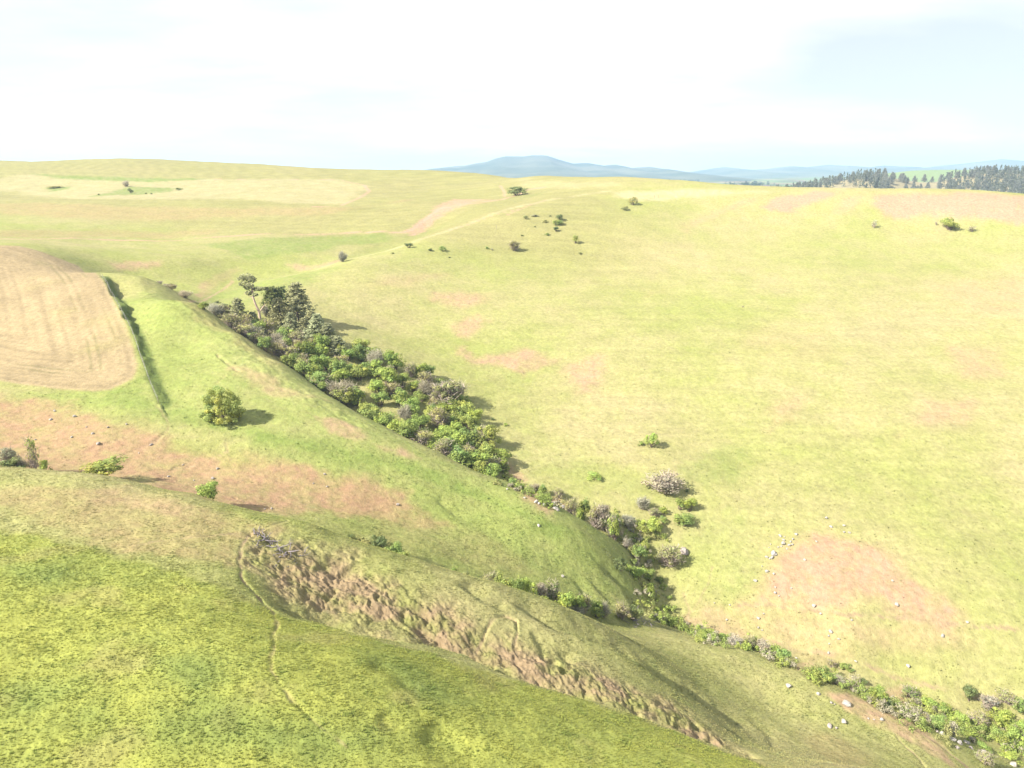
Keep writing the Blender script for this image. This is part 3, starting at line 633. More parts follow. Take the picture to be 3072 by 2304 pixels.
def shrub_meshes(seed, lobes, leaves, size, wobble=.32, low=.12, twiggy=0.0, sparse=0.0):
    """unit shrub: 1 wide, 1 tall; returns foliage and stem meshes"""
    rg = np.random.default_rng(seed); F = Buf(); S = Buf()
    per = max(1, int(leaves * (1 - twiggy) / lobes))
    tips = []
    for q in range(lobes):
        a = rg.uniform(0, 2 * np.pi); e = rg.uniform(0, 1) ** .8
        rr = rg.uniform(.05, .40) * (1.1 - .45 * e); c = np.array([math.cos(a) * rr, math.sin(a) * rr, low + .16 + e * .54])
        R = np.array([1, 1, rg.uniform(.75, 1.15)]) * rg.uniform(.09, .21) * (1 + wobble * rg.normal() * .5)
        tips.append(c)
        d = sphere_pts(rg, per); p = c + d * R * rg.uniform(.55, 1.05, per)[:, None] ** .7
        p[:, 2] = np.maximum(p[:, 2], .02)
        hue = rg.normal(0, .07); tone = np.clip(1 + rg.normal(0, .16, per) + rg.normal(0, .10), .4, 1.7)[:, None]
        col = tone * np.array([1 + hue * .9, 1 + hue * .2, 1 - hue * .6])
        F.quads(leaf_quads(rg, p, np.full(per, size), d), col)
    for q in range(int(5 + lobes * .4)):
        c = tips[rg.integers(len(tips))]; b = np.array([rg.normal(0, .05), rg.normal(0, .05), -.06]); m = (b + c) / 2 + rg.normal(0, .04, 3)
        S.tube([b, m, c], [.018, .012, .004], 4)
    if twiggy > 0:
        k = int(leaves * twiggy)
        b = np.array(tips)[rg.integers(0, len(tips), k)] * rg.uniform(.35, 1.0, k)[:, None] + rg.normal(0, .07, (k, 3))
        d = sphere_pts(rg, k); d[:, 2] = np.abs(d[:, 2]) + .25; d /= np.linalg.norm(d, axis=1)[:, None]
        L = rg.uniform(.10, .26, k)[:, None]; w = np.cross(d, sphere_pts(rg, k)); w = w / np.linalg.norm(w, axis=1)[:, None] * .008
        tone = np.clip(1 + rg.normal(0, .2, k), .5, 1.6)[:, None] * np.array([1, 1, 1])
        P = np.stack([b - w, b + w, b + d * L + w * .5, b + d * L - w * .5], 1); P[..., 2] = np.maximum(P[..., 2], .01)
        (F if twiggy > .85 else S).quads(P, tone)
    return F.mesh('foliage', M_LEAF), S.mesh('stems', M_TWIG if twiggy > .3 else M_BARK)

def pine_meshes(seed, round_=0.0, leaves=2300):
    """unit conifer: 1 tall, about .45 wide"""
    rg = np.random.default_rng(seed); F = Buf(); S = Buf()
    S.tube([(0, 0, -.05), (rg.normal(0, .006), 0, .35), (rg.normal(0, .01), rg.normal(0, .01), .7), (0, 0, .97)], [.020, .015, .009, .003], 6)
    n = 46
    for q in range(n):
        h = .10 + .87 * (q / n) ** .95; prof = (1 - h) ** (.85 - .35 * round_) * .30 + .015
        if round_: prof *= smooth(.05, .35, h) * .6 + .4
        for a in rg.uniform(0, 2 * np.pi, 3):
            L = prof * rg.uniform(.6, 1.2); d = np.array([math.cos(a), math.sin(a), rg.uniform(-.25, .25)])
            k = max(2, int(leaves / n / 3)); t = rg.uniform(.25, 1, k) ** .7
            p = np.array([0, 0, h]) + d * (L * t)[:, None] + rg.normal(0, .016 + .02 * prof, (k, 3)); p[:, 2] += .04 * t * L / .3
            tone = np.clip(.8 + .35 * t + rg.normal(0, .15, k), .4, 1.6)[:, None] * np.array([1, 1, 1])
            F.quads(leaf_quads(rg, p, np.full(k, .048), np.tile(d, (k, 1)), .3), tone)
            if L > .1: S.tube([(0, 0, h), np.array([0, 0, h]) + d * L * .7], [.004, .002], 3)
    return F.mesh('crown', M_LEAF), S.mesh('trunk', M_BARK)

SHRUB = {'green': [shrub_meshes(100 + k, 24, 2400, .058) for k in range(5)],
         'grey': [shrub_meshes(120 + k, 20, 2000, .05, twiggy=.90) for k in range(3)],
         'mixed': [shrub_meshes(140 + k, 22, 2200, .055, twiggy=.4) for k in range(4)],
         'low': [shrub_meshes(160 + k, 18, 1500, .07, low=-.07) for k in range(3)],
         'thin': [shrub_meshes(180 + k, 8, 360, .07, twiggy=.5) for k in range(2)]}
PINE = [pine_meshes(200 + k) for k in range(3)] + [pine_meshes(210 + k, .9) for k in range(2)]

def bare_empty(name, loc, label, cat, group=None, rz=0.0, sc=(1, 1, 1)):
    o = bpy.data.objects.new(name, None); COL.objects.link(o); o.location = loc; o.rotation_euler = (0, 0, rz); o.scale = sc
    o.empty_display_size = .3
    o['label'] = label; o['category'] = cat
    if group: o['group'] = group
    return o
def part(name, me, parent, color=None):
    o = bpy.data.objects.new(name, me); COL.objects.link(o); o.parent = parent
    if color: o.color = (*color, 1)
    return o
def depth_of(x, y, z): return y * CT - (z - CAMZ) * ST
G_BRIGHT = (0.319, 0.392, 0.101); G_YEL = (0.347, 0.386, 0.112); G_OLIVE = (0.347, 0.347, 0.146); G_DARK = (0.190, 0.230, 0.095); G_GREY = (0.381, 0.353, 0.263); G_MID = (0.269, 0.336, 0.101); G_PALE = (0.403, 0.414, 0.269); G_PINE = (0.314, 0.319, 0.179)
COLS = {'b': G_BRIGHT, 'y': G_YEL, 'o': G_OLIVE, 'd': G_DARK, 'g': G_GREY, 'm': G_MID, 'p': G_PALE, 'i': G_PINE}
_vr = random.Random(5)
def plant(x, y, wid, hgt, kind, col, label, group=None, name='shrub', cat='shrub', parts=('foliage', 'stems'), pool=None, sink=.04, idx=None):
    z = float(H(np.array([x]), np.array([y]))[0])
    fm, sm = (pool or SHRUB[kind])[_vr.randrange(len(pool or SHRUB[kind])) if idx is None else idx]
    o = bare_empty(name, (x, y, z - sink * hgt), label, cat, group, _vr.uniform(0, 6.28), (1.18 * wid * _vr.uniform(.92, 1.08), 1.18 * wid * _vr.uniform(.85, 1.05), 1.02 * hgt))
    c = COLS[col]; j = _vr.uniform(.85, 1.15); h = _vr.uniform(-.06, .06)
    part(parts[0], fm, o, (c[0] * j * (1 + h), c[1] * j, c[2] * j * (1 - h))); part(parts[1], sm, o, (1, 1, 1))
    return o
def by_photo(u, v, w, h, kind, col, label, group=None, **kw):
    """a plant whose foot shows at photo point (u, v), w by h photo pixels in size"""
    x, y = at(u, v)[0]; z = float(H(np.array([x]), np.array([y]))[0]); d = depth_of(x, y, z)
    down = math.atan2(CAMZ - z, math.hypot(x, y)); W_ = w / FPX * d; y += .36 * W_; x += .36 * W_ * x / y; hh = max(h / FPX * d - .34 * W_ * math.sin(down), .45 * h / FPX * d) / math.cos(down)
    return plant(x, y, w / FPX * d, hh, kind, col, label, group, **kw)

# axes of the two ravines (plan), used for plants whose feet the brow hides
RAV = np.array([PT(620, 925, 222)[:2], PT(715, 1012, 209)[:2], PT(850, 1102, 196)[:2], PT(1000, 1208, 185)[:2], PT(1150, 1300, 175)[:2], PT(1300, 1375, 166)[:2], PT(1450, 1440, 158)[:2], PT(1550, 1480, 153)[:2], PT(1650, 1525, 149.5)[:2], PT(1750, 1580, 146)[:2], PT(1840, 1635, 142)[:2]])
GUL = np.array([PT(0, 1412, 113)[:2], PT(280, 1436, 111)[:2], PT(555, 1495, 108.5)[:2], PT(759, 1552, 106)[:2], PT(940, 1595, 104.5)[:2], PT(1117, 1665, 102.5)[:2], PT(1300, 1722, 102)[:2], PT(1450, 1772, 102.5)[:2], PT(1600, 1815, 104)[:2], PT(1750, 1868, 107)[:2], PT(1900, 1885, 113)[:2]])
def hidden_foot(u, vtop, w, kind, col, label, group, axis, off=0.0, **kw):
    """a plant in a ravine whose top shows at photo point (u, vtop)"""
    a = (u - 1536) / FPX; best = None
    for i in range(len(axis) - 1):
        for t in np.linspace(0, 1, 9):
            p = axis[i] * (1 - t) + axis[i + 1] * t; z = float(tps(p[:1], p[1:])[0])
            pu, _ = project(p[0], p[1], z)
            if best is None or abs(pu - u) < best[0]: best = (abs(pu - u), p)
    x, y = best[1]; y += off; x = x * (y / (y - off))
    z = float(H(np.array([x]), np.array([y]))[0])
    k = y / float(ray(u, vtop)[1]); ztop = CAMZ + float(ray(u, vtop)[2]) * k
    d = depth_of(x, y, z); h = max(ztop - z, .5 * w / FPX * d)
    return plant(x, y, w / FPX * d, min(h, 1.5 * w / FPX * d + 1.0), kind, col, label, group, **kw)

# --- shrubs scattered over the right-hand hillside and beyond
G1 = 'single shrubs scattered on the grass hillside'
for a in [
 (1552, 588, 66, 30, 'green', 'd', 'broad dark rounded thorn bush beside the far dirt track on the ridge'),
 (1899, 616, 29, 26, 'green', 'o', 'upright olive bush below the pale straw patch on the crest'),
 (1876, 631, 30, 16, 'low', 'o', 'low spreading bush just left of the upright one under the crest'),
 (1576, 660, 17, 15, 'low', 'o', 'small olive bush at the end of a dry grass streak'),
 (1605, 652, 26, 8, 'low', 'p', 'flat dry brush streak trailing right of the small olive bush'),
 (1679, 664, 29, 20, 'green', 'd', 'dark bush at the back of the close pair on the upper slope'),
 (1674, 680, 37, 19, 'green', 'm', 'wider front bush of the close pair on the upper slope'),
 (1667, 698, 23, 16, 'green', 'd', 'dark round bush just below the close pair'),
 (1642, 709, 17, 9, 'low', 'm', 'small low bush below and left of the dark round bush'),
 (1636, 669, 18, 12, 'low', 'o', 'small olive bush left of the close pair'),
 (1726, 734, 20, 27, 'green', 'y', 'tall narrow yellow green bush alone on the slope'),
 (1741, 763, 13, 8, 'low', 'o', 'tiny low bush under the tall yellow green bush'),
 (1545, 758, 46, 34, 'mixed', 'o', 'wide half bare olive bush in the middle of the slope'),
 (1461, 750, 13, 11, 'low', 'm', 'small dark green bush left of the half bare bush'),
 (1476, 754, 14, 7, 'thin', 'p', 'low pale twiggy tuft beside the small dark green bush'),
 (1328, 758, 25, 18, 'green', 'm', 'rounded bush, right one of two on the lower left of the slope'),
 (1291, 757, 19, 12, 'low', 'd', 'flat dark bush, left one of two on the lower left of the slope'),
 (1226, 745, 27, 17, 'green', 'd', 'dark oval bush standing alone above the grass swale'),
 (1177, 762, 12, 8, 'low', 'o', 'tiny bush between the bare brown bush and the dark oval bush'),
 (1348, 776, 9, 5, 'low', 'd', 'speck of a bush under the two on the lower left slope'),
 (1028, 780, 30, 36, 'grey', 'g', 'bare brown bush at the edge of the swale'),
 (1566, 709, 10, 5, 'low', 'd', 'speck of a bush above the half bare olive bush'),
 (1651, 650, 7, 5, 'low', 'd', 'speck of a bush above the close pair'), (1605, 683, 7, 5, 'low', 'd', 'speck of a bush midway to the small olive bush'),
 (2844, 698, 54, 42, 'green', 'y', 'bright yellow green bush below the reddish brow at right'),
 (2622, 690, 28, 27, 'thin', 'p', 'thin see-through shrub left of the bright bush below the brow'),
 (2916, 703, 40, 18, 'thin', 'p', 'straggling low brush just right of the bright bush'),
 (2807, 678, 14, 12, 'thin', 'g', 'wispy bare twigs above left of the bright bush'),
 (2228, 923, 8, 6, 'low', 'g', 'tiny brown tuft alone in the middle of the hillside'),
 (1478, 1262, 13, 11, 'low', 'd', 'small dark bush above the thicket end, left of its pair'), (1516, 1280, 15, 13, 'low', 'b', 'small bright bush above the thicket end, right of its pair'),
 (1954, 1353, 46, 52, 'green', 'b', 'vivid green upright bush with a small one at its left'), (1922, 1342, 22, 20, 'low', 'm', 'small bush touching the left of the vivid green bush'),
 (1783, 1444, 52, 28, 'low', 'b', 'low wide bright bush alone above the ravine mouth'),
 (648, 877, 19, 9, 'low', 'd', 'flat dark bush, upper one of three left of the tall pines'), (669, 895, 35, 16, 'low', 'd', 'larger dark bush, lower left of three by the tall pines'), (699, 888, 17, 9, 'low', 'm', 'small dark bush, right one of three by the tall pines'),
 (392, 579, 16, 17, 'green', 'd', 'small dark tree in the rough strip of the far hillside'), (378, 559, 22, 20, 'grey', 'g', 'bare grey bush in the rough strip of the far hillside'), (296, 586, 8, 6, 'low', 'd', 'speck of a bush left of the small dark tree far off'),
 (438, 581, 7, 6, 'low', 'd', 'left speck of two bushes right of the small dark tree far off'), (455, 583, 7, 6, 'low', 'd', 'right speck of two bushes right of the small dark tree far off'), (535, 570, 30, 10, 'low', 'o', 'flat olive brush on the right of the far rough strip'), (170, 562, 60, 8, 'low', 'o', 'long flat olive brush on the left of the far rough strip'),
]:
    by_photo(*a[:7], G1)

# --- shrubs where the side ravine comes down: listed foot by foot
G2 = 'shrubs at the mouth of the main ravine'
for a in [
 (1995, 1508, 116, 80, 'mixed', 'g', 'largest grey brown bush, topmost at the ravine mouth'), (2038, 1539, 36, 42, 'green', 'm', 'green bush tucked right under the largest grey brown bush'), (2068, 1545, 44, 46, 'green', 'b', 'bright bush standing furthest out on the slope by the grey brown one'),
 (2050, 1596, 72, 46, 'green', 'm', 'round bush alone on the open grass right of the ravine mouth'), (1989, 1551, 32, 26, 'green', 'b', 'small bright bush below the largest grey brown bush'), (1989, 1578, 30, 24, 'green', 'm', 'small bush left of the round one on open grass'),
 (1951, 1620, 66, 60, 'green', 'b', 'big bright bush on the right bank at the ravine bend'), (1914, 1695, 58, 62, 'green', 'm', 'tall green bush below the big bright one at the bend'), (2003, 1727, 82, 80, 'mixed', 'o', 'big round olive bush with twiggy crown below the bend'),
 (1911, 1745, 54, 48, 'green', 'b', 'bright bush left of the big round olive one'), (1948, 1752, 42, 42, 'green', 'm', 'green bush wedged between the bright one and the round olive one'), (1951, 1787, 36, 38, 'green', 'b', 'lowest bright bush under the big round olive one'), (1976, 1753, 30, 24, 'low', 'm', 'low bush at the foot of the big round olive one'),
 (1859, 1718, 42, 44, 'green', 'd', 'dark bush at the head of the shaded cut bank'), (1879, 1649, 30, 40, 'mixed', 'g', 'small grey bush left of the bend'), (1885, 1594, 46, 44, 'grey', 'g', 'bare grey bush in the ravine above the bend'),
 (1928, 1542, 52, 48, 'grey', 'g', 'bare grey bush left of the largest grey brown bush'), (1962, 1560, 40, 30, 'mixed', 'o', 'olive scrub between the bare grey bush and the bright ones'), (1930, 1665, 40, 36, 'green', 'y', 'yellow green bush between the big bright one and the tall one'),
 (1985, 1680, 34, 26, 'low', 'm', 'low bush above the big round olive one'), (2060, 1480, 14, 10, 'low', 'd', 'tiny dark bush right above the largest grey brown bush'),
 (1676, 1500, 38, 36, 'mixed', 'o', 'olive scrub first in the row leading to the ravine mouth'), (1627, 1490, 34, 38, 'green', 'm', 'green bush over the pale rocks'), (1605, 1478, 34, 28, 'grey', 'g', 'grey twiggy bush over the pale rocks'), (1561, 1474, 30, 30, 'green', 'm', 'green bush below the thicket end'), (1538, 1456, 34, 26, 'green', 'm', 'small bush right below the thicket end'), (1514, 1418, 36, 26, 'green', 'b', 'bright small bush on the bare bank at the thicket end'),
]:
    by_photo(*a[:7], G2)
for u, vt, w, kd, c in [(1714, 1488, 44, 'mixed', 'o'), (1755, 1492, 48, 'green', 'm'), (1783, 1500, 46, 'mixed', 'o'), (1808, 1494, 54, 'mixed', 'g'), (1838, 1505, 44, 'green', 'm'), (1864, 1490, 50, 'mixed', 'g'), (1818, 1530, 50, 'green', 'b'), (1856, 1545, 52, 'green', 'b'), (1896, 1535, 46, 'green', 'm'), (1735, 1508, 34, 'low', 'b'), (1875, 1565, 40, 'mixed', 'g')]:
    hidden_foot(u, vt, w, kd, c, {'m': 'green bush in the tight row behind the grassy brow', 'o': 'olive bush in the tight row behind the grassy brow', 'g': 'greyish bush in the tight row behind the grassy brow', 'b': 'bright bush in the tight row behind the grassy brow'}[c], G2, RAV, _vr.uniform(0, 4))

# --- low scrub that ties the row together: sampled along the ravine bed
SCR = Buf(); rgs = np.random.default_rng(31)
for seg, n, sp_, where, hid in [([1500,1432, 1560,1470, 1620,1500, 1680,1520], 16, 10, 'on the bank between thicket and ravine mouth', 0), ([1850,1560, 1930,1600, 1945,1650, 1900,1700, 1930,1760, 1960,1800, 1985,1850], 42, 24, 'in the tangle at the ravine bend', 0),
     ([1960,1850, 2040,1880, 2120,1912], 12, 10, 'where the gully joins the ravine', 0), ([2100,1916, 2200,1938, 2300,1968, 2370,1998], 22, 8, 'in the strip under the red bank', 0), ([2420,2020, 2540,2062, 2640,2112, 2740,2140], 26, 12, 'in the strip below the lower path', 0), ([2700,2130, 2800,2165, 2900,2190, 3000,2215, 3072,2240], 46, 26, 'in the denser growth at lower right', 0)]:
    n *= 2; q = np.array(seg, float).reshape(-1, 2)
    for k in range(n):
        t = _vr.uniform(0, len(q) - 1); j = int(min(t, len(q) - 1.001)); c = q[j] + (q[j + 1] - q[j]) * (t - j)
        x, y = at(c[0] + _vr.gauss(0, sp_), c[1] + _vr.gauss(0, sp_ * .7))[0]; z = float(H(np.array([x]), np.array([y]))[0]); w = _vr.uniform(1.3, 3.2); h = w * _vr.uniform(.45, .8)
        kc = COLS[_vr.choice('bbmmmyoogg')]
        for lb in range(6):
            n_ = 70; cc_ = np.array([x + _vr.gauss(0, w * .25), y + _vr.gauss(0, w * .25), z + h * _vr.uniform(.1, .7)]); dd = sphere_pts(rgs, n_)
            p = cc_ + dd * w * _vr.uniform(.12, .25) * rgs.uniform(.5, 1.1, n_)[:, None]; p[:, 2] = np.maximum(p[:, 2], z)
            SCR.quads(leaf_quads(rgs, p, np.full(n_, .2), dd), np.clip(rgs.normal(1, .2, (n_, 1)), .4, 1.6) * np.array(kc))
scr = bpy.data.objects.new('undergrowth', SCR.mesh('undergrowth', M_LEAF)); COL.objects.link(scr); scr['kind'] = 'stuff'; scr['label'] = 'tangled low scrub between the bushes along the ravine bed'; scr['category'] = 'undergrowth'

# --- the long thicket
G3 = 'shrubs of the dense thicket filling the ravine'
FAR = at([700, 800, 1000, 1086, 1150, 1185, 1230, 1280, 1330, 1385, 1405, 1440, 1475, 1494], [975, 1000, 1062, 1066, 1072, 1098, 1110, 1125, 1160, 1205, 1250, 1285, 1335, 1400])
NEARB = np.array([PT(u, v, Y)[:2] for u, v, Y in [(640, 935, 219), (735, 1025, 206), (850, 1105, 194), (1000, 1210, 183), (1150, 1302, 173), (1300, 1377, 164), (1400, 1420, 159.5), (1500, 1455, 156)]])
def along(P, t):
    L = np.concatenate([[0], np.cumsum(np.hypot(*(P[1:] - P[:-1]).T))]) / np.hypot(*(P[1:] - P[:-1]).T).sum()
    return np.array([np.interp(t, L, P[:, 0]), np.interp(t, L, P[:, 1])])
pts = []; tr = 0
while tr < 6000 and len(pts) < 118:
    tr += 1
    t = _vr.uniform(.07, 1); s = _vr.uniform(0, 1)
    p = along(NEARB, t) * (1 - s) + along(FAR, t) * s
    if all((p[0] - q[0]) ** 2 + (p[1] - q[1]) ** 2 > 2.9 ** 2 for q in pts): pts.append((p[0], p[1], t, s))
ZONE = [(.25, 'under the pines'), (.42, 'just below the pines'), (.58, 'in the upper middle of the thicket'), (.74, 'in the lower middle of the thicket'), (.9, 'near the lower end of the thicket'), (1.1, 'at the lower end of the thicket')]
for x, y, t, s in pts:
    q = _vr.random(); zt = next(n for lim, n in ZONE if t <= lim)
    side = 'on its field side' if s < .3 else ('on its hillside edge' if s > .72 else 'in its centre')
    if q < .34: kd, c, wd = 'green', 'b', 'bright green bush'
    elif q < .50: kd, c, wd = 'green', 'y', 'yellow green bush'
    elif q < .74: kd, c, wd = 'green', 'm', 'mid green bush'
    elif q < .91: kd, c, wd = 'mixed', 'o', 'olive half bare bush'
    else: kd, c, wd = 'grey', 'g', 'bare grey mauve bush'
    if t < .24 and c in 'by': kd, c, wd = 'mixed', 'o', 'olive half bare bush'
    w = _vr.uniform(4.2, 6.8); h = w * _vr.uniform(.72, 1.05)
    plant(x, y, w, h, kd, c, '%s %s, %s' % (wd, zt, side), G3)

for u, v, w, h, kd, c, lb in [
 (1345, 1238, 118, 92, 'mixed', 'o', 'tallest spreading olive tree bulging from the hillside edge of the thicket'),
 (1462, 1352, 84, 84, 'green', 'y', 'yellow green tree lit above the dark lower end of the thicket'),
 (1490, 1420, 60, 50, 'mixed', 'd', 'dark shaded bush at the very end of the thicket'),
 (1268, 1140, 52, 54, 'green', 'b', 'bright bush jutting onto the hillside with a dark shadow')]:
    by_photo(u, v, w, h, kd, c, lb, G3)
for u, vt, w, kd, c, lb in [(1440, 1378, 66, 'green', 'y', 'light green bush poking over the brow near the thicket end'), (1240, 1285, 110, 'mixed', 'm', 'wide green bush with dark stems leaning over the brow'), (1145, 1228, 90, 'green', 'y', 'yellow green bush on the brow in the lower middle thicket'),
     (960, 1130, 92, 'mixed', 'o', 'olive bush crowding the brow beside the mauve one'), (1010, 1135, 90, 'grey', 'g', 'large bare mauve bush on the brow at mid thicket'), (1340, 1315, 80, 'green', 'b', 'bright bush on the brow in front of the dark hollow')]:
    hidden_foot(u, vt, w, kd, c, lb, G3, RAV, 1.5)

# --- upper end of the ravine
G4 = 'shrubs at the upper end of the ravine'
for u, vt, w, kd, c, lb in [(556, 879, 46, 'grey', 'g', 'round bare mauve bush at the upper ravine end'), (516, 884, 40, 'mixed', 'o', 'olive bush left of the round bare mauve one'), (477, 868, 28, 'grey', 'g', 'small bare bush further up the ravine'), (431, 850, 30, 'mixed', 'o', 'topmost small bush of the ravine on the skyline of the spur'), (450, 858, 22, 'grey', 'g', 'thin grey bush second from the top of the ravine'), (495, 874, 26, 'grey', 'g', 'grey twiggy bush between the small bare one and the olive one')]:
    hidden_foot(u, vt, w, kd, c, lb, G4, np.array([PT(380, 835, 262)[:2], PT(430, 858, 255)[:2], PT(500, 905, 240)[:2], PT(560, 930, 230)[:2], PT(620, 945, 222)[:2]]), 0)
for a in [(612, 934, 40, 26, 'green', 'm', 'small green bush first in the row left of the pines'), (645, 944, 54, 46, 'grey', 'g', 'bare grey bush in the row left of the pines'), (676, 950, 56, 48, 'mixed', 'o', 'olive bush beside the left pine'), (693, 975, 44, 18, 'low', 'b', 'low bright bush at the foot of the left pine'), (729, 990, 46, 20, 'low', 'b', 'low bright bush right below the left pine'),
          (769, 1003, 60, 36, 'low', 'b', 'lush bright bush under the dead topped pine'), (802, 952, 42, 38, 'grey', 'g', 'dark bare bush behind the dead topped pine'), (800, 990, 34, 26, 'low', 'd', 'dark bush in the shade right of the dead topped pine'), (760, 960, 36, 30, 'mixed', 'o', 'olive scrub behind the trunk of the dead topped pine')]:
    by_photo(*a[:7], G4)

# --- pines
G5 = 'pines standing in the ravine'
for u, v, w, h, k, c, lb in [(720, 978, 56, 92, 0, 'i', 'single pale pine left of the dead topped pine'), (842, 972, 58, 84, 1, 'i', 'short conical pine right of the dead topped pine'), (896, 965, 72, 122, 2, 'i', 'tallest full conical pine of the grove'),
          (820, 945, 52, 90, 3, 'd', 'dark round topped pine behind the short conical one'), (852, 948, 42, 92, 4, 'd', 'dark slim pine just left of the tallest one'), (936, 995, 54, 66, 1, 'i', 'small pine right below the tallest one'),
          (955, 1030, 70, 92, 2, 'i', 'broad olive pine low in the grove'), (986, 1042, 58, 76, 0, 'i', 'lowest pine at the right end of the grove'), (915, 1010, 50, 60, 0, 'i', 'half hidden pine between the tallest and the broad one'), (875, 1000, 50, 66, 1, 'i', 'squat pine in front of the tallest one'), (1016, 1062, 52, 56, 1, 'i', 'last small pine down the hillside edge of the grove'), (760, 985, 40, 54, 2, 'i', 'young pine at the foot of the dead topped pine')]:
    x, y = at(u, v)[0]; z = float(H(np.array([x]), np.array([y]))[0]); d = depth_of(x, y, z)
    plant(x, y, w / FPX * d / .42, h / FPX * d * 1.0, None, c, lb, G5, name='pine_tree', cat='tree', parts=('crown', 'trunk'), pool=PINE, idx=k)

# the dead-topped pine: crooked pale trunk, bare limbs, flat pads of needles at the top
def old_pine():
    x, y = at(783, 976)[0]; z = float(H(np.array([x]), np.array([y]))[0]); d = depth_of(x, y, z); s = d / FPX
    o = bare_empty('old_pine_tree', (x, y, z), 'tall crooked pine with bare pinkish trunk and flat tufted crown', 'tree')
    def q(u, v, dy=0.0): return ((u - 783) * s, dy, (976 - v) * s * 1.06)
    T = Buf(); T.tube([q(783, 984), q(782, 950), q(781, 935), q(773, 915), q(768, 895), q(766, 870), q(760, 850), q(756, 836)], [.5, .42, .38, .34, .30, .24, .14, .05], 8)
    part('trunk', T.mesh('trunk', M_DEAD), o)
    for P, r in [([q(782, 938), q(795, 922, -.3), q(806, 910, -.4)], [.22, .16, .05]), ([q(782, 955), q(795, 966, -.5), q(808, 972, -.9), q(812, 980, -1)], [.2, .14, .1, .04]), ([q(766, 895), q(750, 888, .4), q(738, 884, .5)], [.16, .1, .03]), ([q(766, 880), q(785, 872, -.4), q(800, 868, -.6)], [.16, .1, .03]), ([q(762, 862), q(778, 850, .4)], [.12, .03]), ([q(760, 856), q(738, 846, -.5)], [.12, .03]), ([q(783, 945), q(776, 925, -.6), q(772, 912, -.8)], [.1, .06, .02])]:
        B = Buf(); B.tube(P, r, 5); part('limb', B.mesh('limb', M_DEAD), o)
    rg = np.random.default_rng(9); F = Buf()
    for u, v, a, b in [(755, 834, 20, 9), (740, 842, 16, 7), (770, 840, 16, 8), (745, 856, 15, 8), (768, 858, 14, 8), (752, 868, 14, 7), (775, 872, 14, 6), (795, 868, 14, 6), (780, 884, 10, 5), (757, 882, 12, 6), (762, 846, 18, 10), (805, 872, 8, 5)]:
        k = 150; c = np.array(q(u, v, rg.normal(0, 1.0))); dd = sphere_pts(rg, k); p = c + dd * np.array([a, a * .9, b]) * s * rg.uniform(.3, 1, k)[:, None] ** .5
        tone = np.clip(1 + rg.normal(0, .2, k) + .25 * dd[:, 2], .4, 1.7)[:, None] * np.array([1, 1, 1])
        F.quads(leaf_quads(rg, p, np.full(k, .55), dd, .3), tone)
    part('crown', F.mesh('crown', M_LEAF), o, G_PINE)
old_pine()

# the lone tree on the spur
def lone_tree():
    x, y = at(668, 1262)[0]; z = float(H(np.array([x]), np.array([y]))[0]); d = depth_of(x, y, z); s = d / FPX
    o = bare_empty('hawthorn_tree', (x, y, z), 'lone round leafy tree on the spur casting a long shadow', 'tree')
    rg = np.random.default_rng(77); F = Buf(); T = Buf(); Wd = 140 * s; Hh = 118 * s
    tips = []
    for k in range(92):
        a = rg.uniform(0, 6.283); e = rg.uniform(0, 1) ** .85 if k % 3 else rg.uniform(0, .16)
        rr = Wd * .5 * (.32 + .68 * math.sqrt(max(0, 1 - (e * .98) ** 2))) * rg.uniform(.45, .84)
        c = np.array([math.cos(a) * rr, math.sin(a) * rr * .9, Hh * (.02 + .80 * e)]); tips.append(c)
        R = np.array([1, 1, .8]) * rg.uniform(.6, 1.15); n = 150
        dd = sphere_pts(rg, n); p = c + dd * R * rg.uniform(.4, 1.05, n)[:, None] ** .6; p[:, 2] = np.maximum(p[:, 2], .05)
        hue = rg.normal(0, .12); tone = np.clip(1 + rg.normal(0, .17, n) + rg.normal(0, .08), .45, 1.6)[:, None]
        F.quads(leaf_quads(rg, p, np.full(n, .30), dd), tone * np.array([1 + .8 * hue, 1 + .2 * hue, 1 - .5 * hue]))
    T.tube([(0, 0, -.4), (.05, 0, .5), (-.05, .1, 1.3), (0, 0, 2.2)], [.3, .22, .18, .12], 7)
    part('crown', F.mesh('crown', M_LEAF), o, (.36, .40, .12)); part('trunk', T.mesh('trunk', M_BARK), o)
    for k in range(6):
        c = tips[k * 6 + 1] * .8; B = Buf(); B.tube([(0, 0, rg.uniform(.1, 1.4)), c * .5 + rg.normal(0, .15, 3), c], [.10, .06, .02], 5); part('limb', B.mesh('limb', M_BARK), o)
lone_tree()

